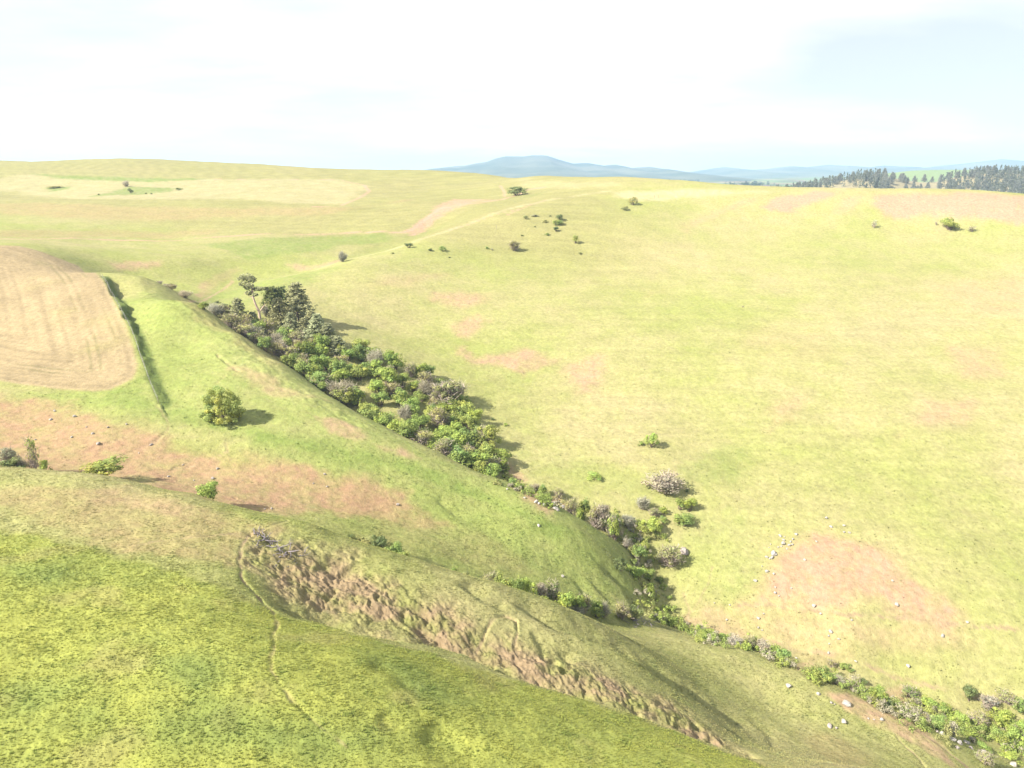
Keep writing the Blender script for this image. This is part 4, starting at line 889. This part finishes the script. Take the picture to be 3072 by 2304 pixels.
# --- gully behind the near crest
G6 = 'shrubs in the side gully behind the near crest'
for u, vt, w, kd, c, lb, off in [
 (315, 1376, 134, 'green', 'y', 'wide yellow green bush behind the grassy crest at left', 4), (620, 1446, 86, 'green', 'b', 'bright green bush half sunk behind the near crest', 2),
 (116, 1302, 66, 'thin', 'm', 'thin tall shrub with leafy top at the left edge gully', 3.5), (96, 1340, 46, 'thin', 'o', 'straggly shrub at the foot of the thin tall one', 3), (32, 1336, 56, 'mixed', 'p', 'pale grey green bush at the left frame edge', 5), (155, 1362, 32, 'low', 'b', 'small bright bush right of the thin tall shrub', 3), (70, 1372, 40, 'grey', 'g', 'bare grey bush between the pale one and the thin one', 2.5), (20, 1376, 90, 'low', 'd', 'low dark bush put in for the shadow along the gully at left frame edge', 0.5),  # the last, low dark one is put in for the gully edge's shadow
 (1060, 1588, 46, 'low', 'd', 'flat dark bush highest in the middle gully group', 1), (1095, 1600, 60, 'low', 'o', 'brownish low bush second in the middle gully group', 1.5), (1135, 1598, 74, 'green', 'd', 'dark leafy bush in the middle gully group', 2), (1182, 1622, 62, 'green', 'm', 'mid green bush with deep shade at its right', 1.5), (1212, 1640, 42, 'low', 'y', 'small yellowish bush by the deep shade', .5),
 (1357, 1690, 44, 'low', 'b', 'small bright bush alone on the crest line', 1), (1387, 1700, 34, 'low', 'o', 'small olive bush right of the one on the crest line', 1),
 (1468, 1712, 52, 'mixed', 'o', 'reddish olive bush starting the long gully row', 2), (1506, 1712, 64, 'green', 'y', 'yellow green bush first of the long gully row', 1.5), (1552, 1724, 64, 'green', 'm', 'dark centred green bush second in the long gully row', 1), (1589, 1728, 52, 'green', 'b', 'vivid bush third in the long gully row', 1.5), (1624, 1745, 60, 'mixed', 'g', 'grey topped bush in the middle of the gully row', 3), (1664, 1742, 74, 'mixed', 'd', 'dark domed bush behind the row', 3.5), (1690, 1770, 58, 'green', 'b', 'lush bright bush in front of the dark domed one', 0), (1724, 1782, 50, 'green', 'b', 'bright rounded bush right of the lush one', 0.5),
 (1758, 1776, 56, 'mixed', 'o', 'olive bush low in the gully row', 2), (1788, 1796, 56, 'green', 'm', 'green bush above the dark dead branches', 1), (1818, 1800, 52, 'grey', 'g', 'bare mauve bush near the gully mouth', 2), (1860, 1805, 54, 'mixed', 'o', 'olive scrub at the gully mouth', 2), (1900, 1818, 56, 'green', 'd', 'dark green bush last in the gully row', 1.5), (1740, 1810, 46, 'grey', 'g', 'bare twiggy bush under the bright rounded one', 0), (1640, 1776, 40, 'low', 'b', 'small lush bush beneath the grey topped one', -.5)]:
    hidden_foot(u, vt, w, kd, c, lb, G6, GUL, off)

# --- stream-bed shrubs at lower right
G7 = 'shrubs along the stream bed at lower right'
LOWR = [(2100, 1898, 40, 24, 'grey', 'g'), (2127, 1922, 80, 38, 'green', 'm'), (2170, 1928, 50, 30, 'low', 'b'), (2203, 1942, 64, 40, 'mixed', 'g'), (2247, 1950, 50, 40, 'mixed', 'o'), (2289, 1964, 60, 42, 'mixed', 'g'), (2344, 1988, 60, 54, 'green', 'm'), (2318, 1972, 40, 40, 'green', 'b'),
 (2441, 2030, 24, 30, 'green', 'm'), (2474, 2046, 52, 48, 'green', 'm'), (2511, 2058, 44, 34, 'grey', 'g'), (2492, 2010, 36, 26, 'mixed', 'o'), (2534, 2017, 42, 24, 'low', 'm'), (2562, 2078, 50, 40, 'mixed', 'm'), (2588, 2060, 26, 24, 'green', 'd'), (2627, 2114, 84, 58, 'green', 'b'), (2660, 2126, 40, 34, 'green', 'd'), (2700, 2140, 56, 28, 'low', 'b'),
 (2728, 2106, 62, 36, 'mixed', 'm'), (2780, 2134, 50, 38, 'green', 'b'), (2830, 2160, 62, 44, 'green', 'b'), (2900, 2116, 56, 46, 'green', 'd'), (2766, 2172, 60, 36, 'mixed', 'o'), (2812, 2192, 62, 52, 'green', 'm'), (2872, 2188, 62, 48, 'green', 'b'), (2928, 2188, 62, 52, 'mixed', 'o'), (2997, 2188, 68, 54, 'green', 'b'), (2960, 2142, 58, 44, 'mixed', 'g'), (3020, 2136, 72, 42, 'mixed', 'o'), (3060, 2156, 54, 52, 'green', 'm'),
 (2997, 2244, 62, 52, 'green', 'm'), (3036, 2248, 72, 62, 'green', 'b'), (2951, 2298, 62, 46, 'mixed', 'o'), (3030, 2282, 54, 34, 'low', 'b'), (3062, 2210, 46, 44, 'green', 'b'), (2900, 2215, 40, 30, 'low', 'm'), (2850, 2205, 40, 34, 'mixed', 'g'), (2950, 2250, 44, 30, 'low', 'b')]
REACH = [(2400, 'in the upper clump beside the red bank'), (2590, 'in the gap clump above the shadowed nose'), (2740, 'in the bright clump by the bare bank'), (2880, 'in the denser growth below the path'), (2960, 'around the rock outcrop at lower right'), (4000, 'at the right frame edge by the stream')]
WD = {'b': 'bright green', 'm': 'mid green', 'o': 'olive half bare', 'g': 'grey twiggy', 'd': 'dark green', 'y': 'yellow green', 'p': 'pale'}
for u, v, w, h, kd, c in LOWR:
    size = 'large' if w > 61 else ('small' if w < 42 else 'medium')
    by_photo(u, v, w, h, kd, c, '%s %s bush %s' % (size, WD[c], next(n for lim, n in REACH if u < lim)), G7)

# --- conifers of the wooded ridge far right: the nearest as trees of their own, the rest one wood
def ridge_z(x, y): return plain_h(np.array([x]), np.array([y]))[0]
far_pts = []
while len(far_pts) < 1150:
    u = _vr.uniform(2290, 3260); y = _vr.uniform(1130, 1420)
    dens = np.interp(u, [2290, 2400, 2520, 2660, 2665, 2700, 2810, 2850, 2920, 3260], [.5, .9, .5, .9, .35, .16, .16, .7, 1, 1])
    if u < 2700 and 2500 < u < 2580 and y < 1230: dens *= .15
    if _vr.random() > dens: continue
    far_pts.append(((u - 1536) / FPX * y * CT, y, u))
far_pts.sort(key=lambda p: p[1])
G8 = 'conifers on the far wooded ridge'
mass = Buf(); rgm = np.random.default_rng(3); nsep = 0
for k, (x, y, u) in enumerate(far_pts):
    z = float(ridge_z(x, y)); h = _vr.uniform(9, 16)
    if nsep < 240 and (2655 < u < 2830 or k % 5 == 0):
        nsep += 1
        where = 'on the bare gap of the far ridge' if 2655 < u < 2830 else ('on the left arm of the far wooded ridge' if u <= 2655 else 'on the right shoulder of the far wooded ridge')
        fm, sm = PINE[_vr.randrange(3)]
        o = bare_empty('conifer_tree', (x, y, z - .3), '%s %s conifer, %s' % ('tall' if h > 13.7 else ('short' if h < 11.3 else 'middle sized'), 'front rank' if y < 1220 else ('crest line' if y > 1310 else 'inner'), where), 'tree', G8, _vr.uniform(0, 6), (h * 1.5, h * 1.5, h))
        part('crown', fm, o, (.235, .245, .205)); part('trunk', sm, o)  # crown colour lightened and greyed, distance haze painted in
    else:
        n = 60; t = rgm.uniform(.06, 1, n); a = rgm.uniform(0, 6.283, n); rr = (1 - t) ** .8 * h * .24 * rgm.uniform(.5, 1, n)
        p = np.stack([x + np.cos(a) * rr, y + np.sin(a) * rr, z + t * h], 1)
        mass.quads(leaf_quads(rgm, p, np.full(n, 2.2), sphere_pts(rgm, n), .2), np.clip(rgm.normal(1, .2, (n, 1)), .4, 1.6) * np.ones((1, 3)))
wood = bpy.data.objects.new('conifer_wood', mass.mesh('conifer_wood', M_LEAF)); COL.objects.link(wood); wood.color = (.165, .18, .135, 1)  # wood colour greyed the same way to carry haze
wood['kind'] = 'stuff'; wood['label'] = 'dense conifer wood covering the far ridge at right'; wood['category'] = 'wood'
# tree lines and hedgerows out on the plain
hed = Buf()
for u0, u1, Yp, n in [(2100, 2215, 2000, 60), (2230, 2290, 2300, 30), (2315, 2390, 1750, 45), (2470, 2500, 2000, 8), (2180, 2330, 3000, 40), (2390, 2480, 1500, 40), (1900, 2100, 3600, 50), (2300, 2420, 1320, 40)]:
    for k in range(n):
        u = _vr.uniform(u0, u1); y = Yp + _vr.uniform(-40, 40) + (u - u0) * .4; x = (u - 1536) / FPX * y * CT; z = float(ridge_z(x, y)); h = _vr.uniform(5, 13)
        m = 26; dd = sphere_pts(rgm, m); p = np.array([x, y, z + h * .5]) + dd * np.array([h * .45, h * .45, h * .5])
        hed.quads(leaf_quads(rgm, p, np.full(m, h * .35), dd, .3), np.clip(rgm.normal(1, .2, (m, 1)), .4, 1.6) * np.ones((1, 3)))
hw = bpy.data.objects.new('treeline', hed.mesh('treeline', M_LEAF)); COL.objects.link(hw); hw.color = (.05, .08, .04, 1)
hw['kind'] = 'stuff'; hw['label'] = 'distant tree lines between the hazy fields'; hw['category'] = 'trees'
# ---------------------------------------------------------------- rocks, fence posts, dead wood
M_ROCK = plain_material('rock', (.29, .27, .245), .9, .35, 2.0); M_ROCKD = plain_material('lichen_rock', (.25, .22, .20), .9, .35, 2.0); M_POST = plain_material('weathered_wood', (.20, .17, .14), .9, .3, 6.0); M_WIRE = plain_material('wire', (.25, .25, .25), .5, .1, 3.0)
import bmesh
def rock_mesh(seed, mat):
    rg = random.Random(seed); bm = bmesh.new(); bmesh.ops.create_icosphere(bm, subdivisions=2, radius=.5)
    pl = [(Vector((rg.gauss(0, 1), rg.gauss(0, 1), rg.gauss(0, .7))).normalized(), rg.uniform(.27, .43)) for _ in range(9)]
    for v in bm.verts:
        for n, dd in pl:
            e = v.co.dot(n) - dd
            if e > 0: v.co -= n * e
        v.co += Vector((rg.gauss(0, .012), rg.gauss(0, .012), rg.gauss(0, .012)))
        v.co.z *= .75
    me = bpy.data.meshes.new('boulder'); bm.to_mesh(me); bm.free(); me.materials.append(mat); return me
ROCKS = [rock_mesh(k, M_ROCK) for k in range(6)]; ROCKD = [rock_mesh(20 + k, M_ROCKD) for k in range(4)]
def boulder(u, v, w, label, group, pale=True):
    x, y = at(u, v)[0]; z = float(H(np.array([x]), np.array([y]))[0]); d = depth_of(x, y, z); s = w / FPX * d * 1.02
    o = bpy.data.objects.new('boulder', _vr.choice(ROCKS if pale else ROCKD)); COL.objects.link(o)
    o.location = (x, y, z + s * .16); o.rotation_euler = (_vr.uniform(-.3, .3), _vr.uniform(-.3, .3), _vr.uniform(0, 6.28)); o.scale = (s, s * _vr.uniform(.7, 1), s * _vr.uniform(.75, 1.05))
    o['label'] = label; o['category'] = 'rock'; o['group'] = group
def c3(px, py): return 2048 + px * .4629, 1536 + py * .4629
GB = 'pale boulders on the right hillside'
for px, py, w in [(630,155,22),(655,180,18),(650,205,30),(690,215,24),(710,210,20),(735,145,20),(715,175,18),(620,225,14),(570,205,12),(590,270,40),(580,295,28),(545,290,22),(565,300,16),(605,275,20),(700,190,16),(660,160,12),(640,220,14),(560,225,10),(675,235,14)]:
    u, v = c3(px, py); up = py < 250
    size = 'large' if w >= 28 else ('middle sized' if w >= 18 else 'small')
    boulder(u, v, w * .4629 * 1.15, '%s pale boulder in the %s heap beside the bare red patch' % (size, 'upper' if up else 'lower'), GB)
for px, py, w, lb in [(515,350,12,'small pale stone under the lower boulder heap'),(545,388,26,'bright white boulder alone below the boulder heaps'),(590,400,18,'grey boulder right of the bright white one'),(470,452,24,'pale boulder left of the bare patch, second below the heaps'),
 (600,490,14,'upper stone of the scatter left of the path'),(600,525,20,'lower stone of the scatter left of the path'),(625,545,12,'small stone ending the scatter above the path'),(850,605,26,'grey boulder sitting on the red patch by the path'),(1387,603,32,'large pale boulder on the right of the bare red patch'),(895,655,18,'small pale stone just under the path'),
 (1095,705,16,'small pale stone below the middle of the path'),(1845,712,20,'pale stone on the path at far right'),(960,775,26,'grey boulder topping the small cluster below the path'),(945,803,16,'pale stone under the grey boulder below the path'),(1012,825,18,'slanted pale stone right in the cluster below the path'),(950,855,14,'pale stone lowest in the cluster below the path'),
 (525,660,14,'upper pale stone by the weedy green tuft'),(490,690,22,'flat pale stone left of the weedy green tuft'),(490,755,14,'pale stone under the weedy green tuft'),(515,770,12,'small stone near the upper clump of shrubs'),(285,700,18,'lone pale stone above the upper clump of shrubs'),(205,590,12,'tiny pale stone furthest left on the slope foot'),(305,605,12,'tiny pale stone right of the furthest left one'),
 (945,912,20,'stone where the lower path bends'),(1120,970,18,'stone lying on the lower path'),(1460,1000,28,'flat pale boulder between the lower path and the open slope'),(865,195,16,'faint stone at the top of the bare patch'),(790,310,18,'faint stone inside the bare patch'),(1045,90,20,'pale stone above the bare patch, upper of three'),(1045,135,18,'pale stone above the bare patch, lower left of three'),(1080,140,18,'pale stone above the bare patch, lower right of three'),(930,40,22,'mauve stone high above the bare patch'),(960,100,22,'mauve flat stone between heap and the three stones'),(1685,800,26,'flat grey stone on the right open slope'),(735,955,14,'small stone beside the red bank'),(705,930,14,'mauve stone high on the open hillside'),(1360,885,16,'grey stone alone on the open hillside, upper right')]:
    u, v = c3(px, py)
    if 'high on the open' in lb or 'upper right' in lb: v -= 201.8
    boulder(u, v, w * .4629 * 1.15, lb, GB)
GN_ = 'boulders on the near spur nose'
for px, py, w, pale, lb in [(685,1135,44,1,'long pale boulder with a dark shadow, highest on the near nose'),(880,1178,30,1,'small pale boulder above the bare earth strip'),(1062,1250,58,1,'biggest block on the bare earth of the near nose'),(1045,1362,42,1,'pale boulder with a black shaded side in the grass'),(955,1388,46,0,'low grey slab left of the shaded boulder'),(1290,1347,34,1,'pale boulder at the right of the bare earth strip'),(1205,1335,18,0,'small dark stone in the bare earth strip'),(1000,1398,24,0,'small grey stone beside the low slab'),(965,1235,22,0,'dark stone left of the biggest block'),(985,1245,16,0,'tiny dark stone next to the biggest block'),(1240,1342,16,0,'tiny stone left of the pale boulder on bare earth')]:
    u, v = c3(px, py); boulder(u, v, w * .4629, lb, GN_, pale)
GO = 'rocks of the outcrop above the stream'
for px, py, w in [(1650,1425,30),(1680,1440,60),(1720,1460,50),(1750,1480,56),(1790,1500,60),(1840,1495,54),(1780,1525,40),(1870,1530,40),(1950,1565,60),(1990,1580,44),(2140,1640,60)]:
    u, v = c3(px, py); boulder(u, v, w * .37, '%s grey rock of the outcrop among the stream shrubs' % ('broad' if w > 50 else 'small'), GO, w > 50)
GR = 'rocks at the ravine edge'
for px, py, w in [(375,447,50),(405,462,36),(455,478,40),(560,457,44),(590,480,30),(620,475,40),(650,500,50),(575,520,54),(600,535,34),(530,440,26),(255,395,24),(75,310,22)]:
    boulder(1500 + px * .2893, 1380 + py * .2893, w * .2893 * 1.2, '%s pale rock on the bare shoulder above the ravine' % ('large' if w > 42 else 'small'), GR)
boulder(1500 + 1910 * .2893, 1380 + 975 * .2893, 36, 'flat mauve grey slab standing for dead brush right of the round olive bush', GR, False)  # boulder shape set where dead brush probably lies
boulder(1500 + 650 * .2893, 1380 + 1215 * .2893, 12, 'single stone on the grassy spur above the gully row', GR); boulder(1500 + 400 * .2893, 1380 + 690 * .2893, 12, 'single stone beside the lush green band', GR)
GS = 'stones lying on the red slope'
for k, (px, py, w, pale) in enumerate([(355,292,26,1),(485,328,32,1),(330,349,28,0),(465,459,24,1),(1410,656,28,1),(1092,702,26,0),(980,509,32,0),(1375,718,34,0),(600,437,28,0),(640,503,40,0),(1185,627,22,0),(1760,916,26,0),(820,380,20,0),(1715,918,20,0),(2105,700,26,0),(2120,780,22,0),(2030,760,18,0),(1255,730,18,0),(900,560,18,0),(230,480,20,0),(700,400,22,0),(560,395,18,0)]):
    pos = ['by the left top grass edge', 'at the upper left', 'on the left', 'in the centre'][k] if k < 4 else ('on the left part' if px < 700 else ('in the middle' if px < 1300 else 'on the right part'))
    boulder(px * .4629, 1100 + py * .4629, w * .38, '%s %s stone %s of the red slope' % ('largest' if w == 40 else ('larger' if w > 27 else 'small'), 'white' if k == 4 else ('pale' if pale else 'dark'), pos), GS, pale)
boulder(1024 + 365 * .4629, 1100 + 898 * .4629, 13, 'orange brown stone at the right end of the red slope', GS, False)

# fence along the bank of the ploughed field
def fence():
    P = BANK; x0, y0 = P[0]; o = None
    L = np.concatenate([[0], np.cumsum(np.hypot(*(P[1:] - P[:-1]).T))]); n = int(L[-1] / 4.2)
    z0 = float(H(P[:1, 0], P[:1, 1])[0]); o = bare_empty('wire_fence', (x0, y0, z0), 'sagging wire fence on wooden posts along the ploughed field bank', 'fence')
    B = Buf(); B.tube([(0, 0, -.3), (0, 0, 1.35)], [.06, .05], 6); B.quads(np.array([[[-.05, -.05, 1.35], [.05, -.05, 1.35], [.05, .05, 1.35], [-.05, .05, 1.35]]]), np.ones((1, 3)))
    me = B.mesh('post', M_POST); tops = []
    for k in range(n + 1):
        s = L[-1] * k / n; x = np.interp(s, L, P[:, 0]) - .35; y = np.interp(s, L, P[:, 1]); z = float(H(np.array([x]), np.array([y]))[0])
        q = part('post', me, o); q.location = (x - x0, y - y0, z - z0); q.rotation_euler = (_vr.uniform(-.08, .08), _vr.uniform(-.08, .08), 0); tops.append((x - x0, y - y0, z - z0))
    for hgt in (.35, .75, 1.15):
        B = Buf(); B.tube([(a, b, c + hgt + .02 * _vr.uniform(-1, 1)) for a, b, c in tops], [.012] * len(tops), 3); part('wire', B.mesh('wire', M_WIRE), o)
    # three old posts on the far crest
    for u, v, lb in [(1976, 591, 'weathered fence post on the straw coloured crest, right of a pair'), (1963, 594, 'weathered fence post on the straw coloured crest, left of a pair'), (1490, 688, 'pale marker post at the foot of the bright grass edge')]:
        x, y = at(u, v)[0]; z = float(H(np.array([x]), np.array([y]))[0]); q = part('fence_post', me, None); q.location = (x, y, z); q.scale = (1.6, 1.6, 1.5)
        q['label'] = lb; q['category'] = 'post'
fence()

# heap of grey dead branches at the head of the eroded face
def stick_mesh(seed, L, r, mat):
    rg = np.random.default_rng(seed); B = Buf(); p = [(0, 0, 0)]
    for k in range(4): p.append((p[-1][0] + L / 4, p[-1][1] + rg.normal(0, L * .06), p[-1][2] + rg.normal(0, L * .04)))
    B.tube(p, [r, r * .9, r * .75, r * .55, r * .25], 5)
    for k in (2, 3): B.tube([p[k], (p[k][0] + L * .2, p[k][1] + rg.choice([-1, 1]) * L * .18, p[k][2] + L * .08)], [r * .5, r * .15], 4)
    return B.mesh('branch', mat)
M_GREYW = plain_material('grey_wood', (.17, .15, .16), .9, .35, 5)
STK = [stick_mesh(k, 2.2, .07, M_GREYW) for k in range(4)]
def brush_pile(us, vs, n, label, spread=.8):
    q = at(us, vs); c = q.mean(0); zc_ = float(H(c[:1], c[1:])[0])
    o = bare_empty('brush_pile', (c[0], c[1], zc_), label, 'brush pile')
    for k in range(n):
        t = _vr.random(); p = np.array([np.interp(t, np.linspace(0, 1, len(q)), q[:, 0]) + _vr.gauss(0, spread), np.interp(t, np.linspace(0, 1, len(q)), q[:, 1]) + _vr.gauss(0, spread)])
        z = float(H(p[:1], p[1:])[0]); b = part('branch', STK[_vr.randrange(4)], o); b.location = (p[0] - c[0], p[1] - c[1], z - zc_ + _vr.uniform(.02, .3)); b.rotation_euler = (_vr.uniform(-.5, .5), _vr.uniform(-.45, .25), _vr.uniform(0, 6.28)); sc = _vr.uniform(.5, 1.1); b.scale = (sc, sc, sc)
brush_pile([785, 800, 830, 850, 885], [1605, 1625, 1640, 1665, 1672], 46, 'heap of grey dead branches at the head of the eroded slope')
brush_pile([1890, 1920, 1950, 1978], [1878, 1868, 1860, 1852], 26, 'tangle of bleached dead branches where gully meets ravine', .9)
# ---------------------------------------------------------------- grass tufts (uncountable), placed point by point and instanced
def tuft_mesh(seed, blades, spread, wide):
    rg = np.random.default_rng(seed); V = []; F = []
    for k in range(blades):
        a = rg.uniform(0, 6.283); r = rg.uniform(0, .18); b = np.array([math.cos(a) * r, math.sin(a) * r, -.05]); h = rg.uniform(.55, 1.0)
        lean = np.array([math.cos(a), math.sin(a), 0]) * spread * rg.uniform(.4, 1.1); s = np.array([-math.sin(a), math.cos(a), 0]) * wide
        i = len(V); V += [b - s, b + s, b + lean * .35 + s * .8 + (0, 0, h * .6), b + lean * .35 - s * .8 + (0, 0, h * .6), b + lean + (0, 0, h)]
        F += [(i, i + 1, i + 2, i + 3), (i + 3, i + 2, i + 4)]
    me = bpy.data.meshes.new('tuft'); me.from_pydata([tuple(map(float, v)) for v in V], [], F); me.update(); return me
def grass_material():
    m, t = mat_new('grass')
    o = nd(t, 'ShaderNodeOutputMaterial'); a = nd(t, 'ShaderNodeAttribute', attribute_name='tint', attribute_type='INSTANCER')
    d = nd(t, 'ShaderNodeBsdfDiffuse'); tr = nd(t, 'ShaderNodeBsdfTranslucent'); mx = nd(t, 'ShaderNodeMixShader'); mx.inputs[0].default_value = .2
    up = nd(t, 'ShaderNodeCombineXYZ'); up.inputs[2].default_value = 1.0; t.links.new(up.outputs[0], d.inputs['Normal'])
    t.links.new(a.outputs['Color'], d.inputs[0]); t.links.new(a.outputs['Color'], tr.inputs[0]); t.links.new(d.outputs[0], mx.inputs[1]); t.links.new(tr.outputs[0], mx.inputs[2]); t.links.new(mx.outputs[0], o.inputs[0])
    return m
M_GRASS = grass_material()
TUFT = bpy.data.collections.new('tuft_kinds')
for k in range(4):
    me = tuft_mesh(k, 9, .45, .085); me.materials.append(M_GRASS); TUFT.objects.link(bpy.data.objects.new('tuft', me))
def scatter(name, label, x, y, height, width, tint):
    z = H(x, y); n = len(x)
    me = bpy.data.meshes.new(name); me.vertices.add(n); me.vertices.foreach_set('co', np.stack([x, y, z], 1).astype(np.float32).ravel())
    rg = np.random.default_rng(n)
    for nm, tp, dat in (('scl', 'FLOAT_VECTOR', np.stack([width, width, height], 1)), ('rot', 'FLOAT_VECTOR', np.stack([rg.normal(0, .15, n), rg.normal(0, .15, n), rg.uniform(0, 6.283, n)], 1))):
        a = me.attributes.new(nm, tp, 'POINT'); a.data.foreach_set('vector', dat.astype(np.float32).ravel())
    a = me.attributes.new('idx', 'INT', 'POINT'); a.data.foreach_set('value', rg.integers(0, 4, n).astype(np.int32))
    a = me.attributes.new('tint', 'FLOAT_COLOR', 'POINT'); a.data.foreach_set('color', np.concatenate([tint, np.ones((n, 1))], 1).astype(np.float32).ravel())
    ob = bpy.data.objects.new(name, me); COL.objects.link(ob); ob['kind'] = 'stuff'; ob['label'] = label; ob['category'] = 'grass'
    g = bpy.data.node_groups.new(name, 'GeometryNodeTree')
    g.interface.new_socket('Geometry', in_out='INPUT', socket_type='NodeSocketGeometry'); g.interface.new_socket('Geometry', in_out='OUTPUT', socket_type='NodeSocketGeometry')
    gi = g.nodes.new('NodeGroupInput'); go = g.nodes.new('NodeGroupOutput'); ip = g.nodes.new('GeometryNodeInstanceOnPoints'); ci = g.nodes.new('GeometryNodeCollectionInfo')
    ci.inputs['Collection'].default_value = TUFT; ci.inputs['Separate Children'].default_value = True; ci.inputs['Reset Children'].default_value = True
    def na(nm, tp):
        q = g.nodes.new('GeometryNodeInputNamedAttribute'); q.data_type = tp; q.inputs['Name'].default_value = nm; return q.outputs['Attribute']
    ip.inputs['Pick Instance'].default_value = True
    g.links.new(gi.outputs[0], ip.inputs['Points']); g.links.new(ci.outputs[0], ip.inputs['Instance']); g.links.new(na('idx', 'INT'), ip.inputs['Instance Index'])
    g.links.new(na('scl', 'FLOAT_VECTOR'), ip.inputs['Scale'])
    e2r = g.nodes.new('FunctionNodeEulerToRotation'); g.links.new(na('rot', 'FLOAT_VECTOR'), e2r.inputs[0]); g.links.new(e2r.outputs[0], ip.inputs['Rotation'])
    g.links.new(ip.outputs[0], go.inputs[0])
    md = ob.modifiers.new('scatter', 'NODES'); md.node_group = g
    return ob
def grass_zone(n, r0, r1, azr, seed, hmin, hmax, wfac, name, label, power=1.0):
    rg = np.random.default_rng(seed)
    r = np.sqrt(rg.uniform(r0 ** 2, r1 ** 2, n)) if power == 1 else r0 + (r1 - r0) * rg.uniform(0, 1, n) ** power
    a = rg.uniform(-azr, azr, n) * D; x = r * np.sin(a); y = r * np.cos(a)
    clump = fbm(x, y, 3.2, 3, 501); keep = rg.uniform(0, 1, n) < np.clip(.78 + .5 * clump, .3, 1)
    i = near(x, y, FIELD, 1); keep[i] &= sdist(x[i], y[i], FIELD) < 0
    for P, w, h, b in TRAIL:
        if b > .5:
            i = near(x, y, P, 2); d, _ = pline(x[i], y[i], P); d = d + gnoise(x[i] / 2.2, y[i] / 2.2, 4) * 0.25; keep[i] &= np.abs(d) > w * 1.1
    c = albedo(x, y); soil = np.clip((c[:, 0] - c[:, 1]) / .07 + .25, 0, 1); keep &= rg.uniform(0, 1, n) > soil * .85
    keep &= rg.uniform(0, 1, n) < np.interp(r, [r0, r1 * .62, r1], [1, 1, .0]); keep &= rg.uniform(0, 1, n) > .55 * ERO(x, y)
    x, y, c, clump = x[keep], y[keep], c[keep], clump[keep]; m = len(x)
    weed = (fbm(x, y, 1.3, 2, 511) > .28)
    hgt = rg.uniform(hmin, hmax, m) * (1 + .4 * np.clip(clump, -.4, .8)) * np.where(weed, 1.25, 1)
    t = rg.normal(1.3, .14, (m, 1)) * 1.04; c = np.clip(c * t, .01, .6)
    c[weed] = c[weed] * np.array([.83, .91, .97])
    return scatter(name, label, x, y, hgt, hgt * wfac, c)
grass_zone(GRN1, 42, 150, 43, 601, .07, .14, 1.8, 'grass', 'rough grass and weeds covering the near hill and spur')
grass_zone(GRN2, 118, 300, 46, 602, .13, .28, 1.6, 'hillside_grass', 'short tufted grass over the opposite hillside')
# dry brushy stalks on the eroded face
# ---------------------------------------------------------------- haze
bmz = bmesh.new(); bmesh.ops.create_cube(bmz, size=1.0); me = bpy.data.meshes.new('haze'); bmz.to_mesh(me); bmz.free()
hz = bpy.data.objects.new('haze', me); COL.objects.link(hz); hz['kind'] = 'stuff'; hz['label'] = 'pale blue air over the far hills'; hz['category'] = 'haze'
hz.dimensions = (24000, 24000, 320); bpy.context.view_layer.update(); hz.scale = (24000, 24000, 320); hz.location = (0, 0, 90)
m, t = mat_new('haze'); o = nd(t, 'ShaderNodeOutputMaterial'); v = nd(t, 'ShaderNodeVolumePrincipled'); t.links.new(v.outputs[0], o.inputs['Volume'])
v.inputs['Color'].default_value = (.46, .65, .94, 1); v.inputs['Density'].default_value = HAZE; v.inputs['Anisotropy'].default_value = 0.1
me.materials.append(m)
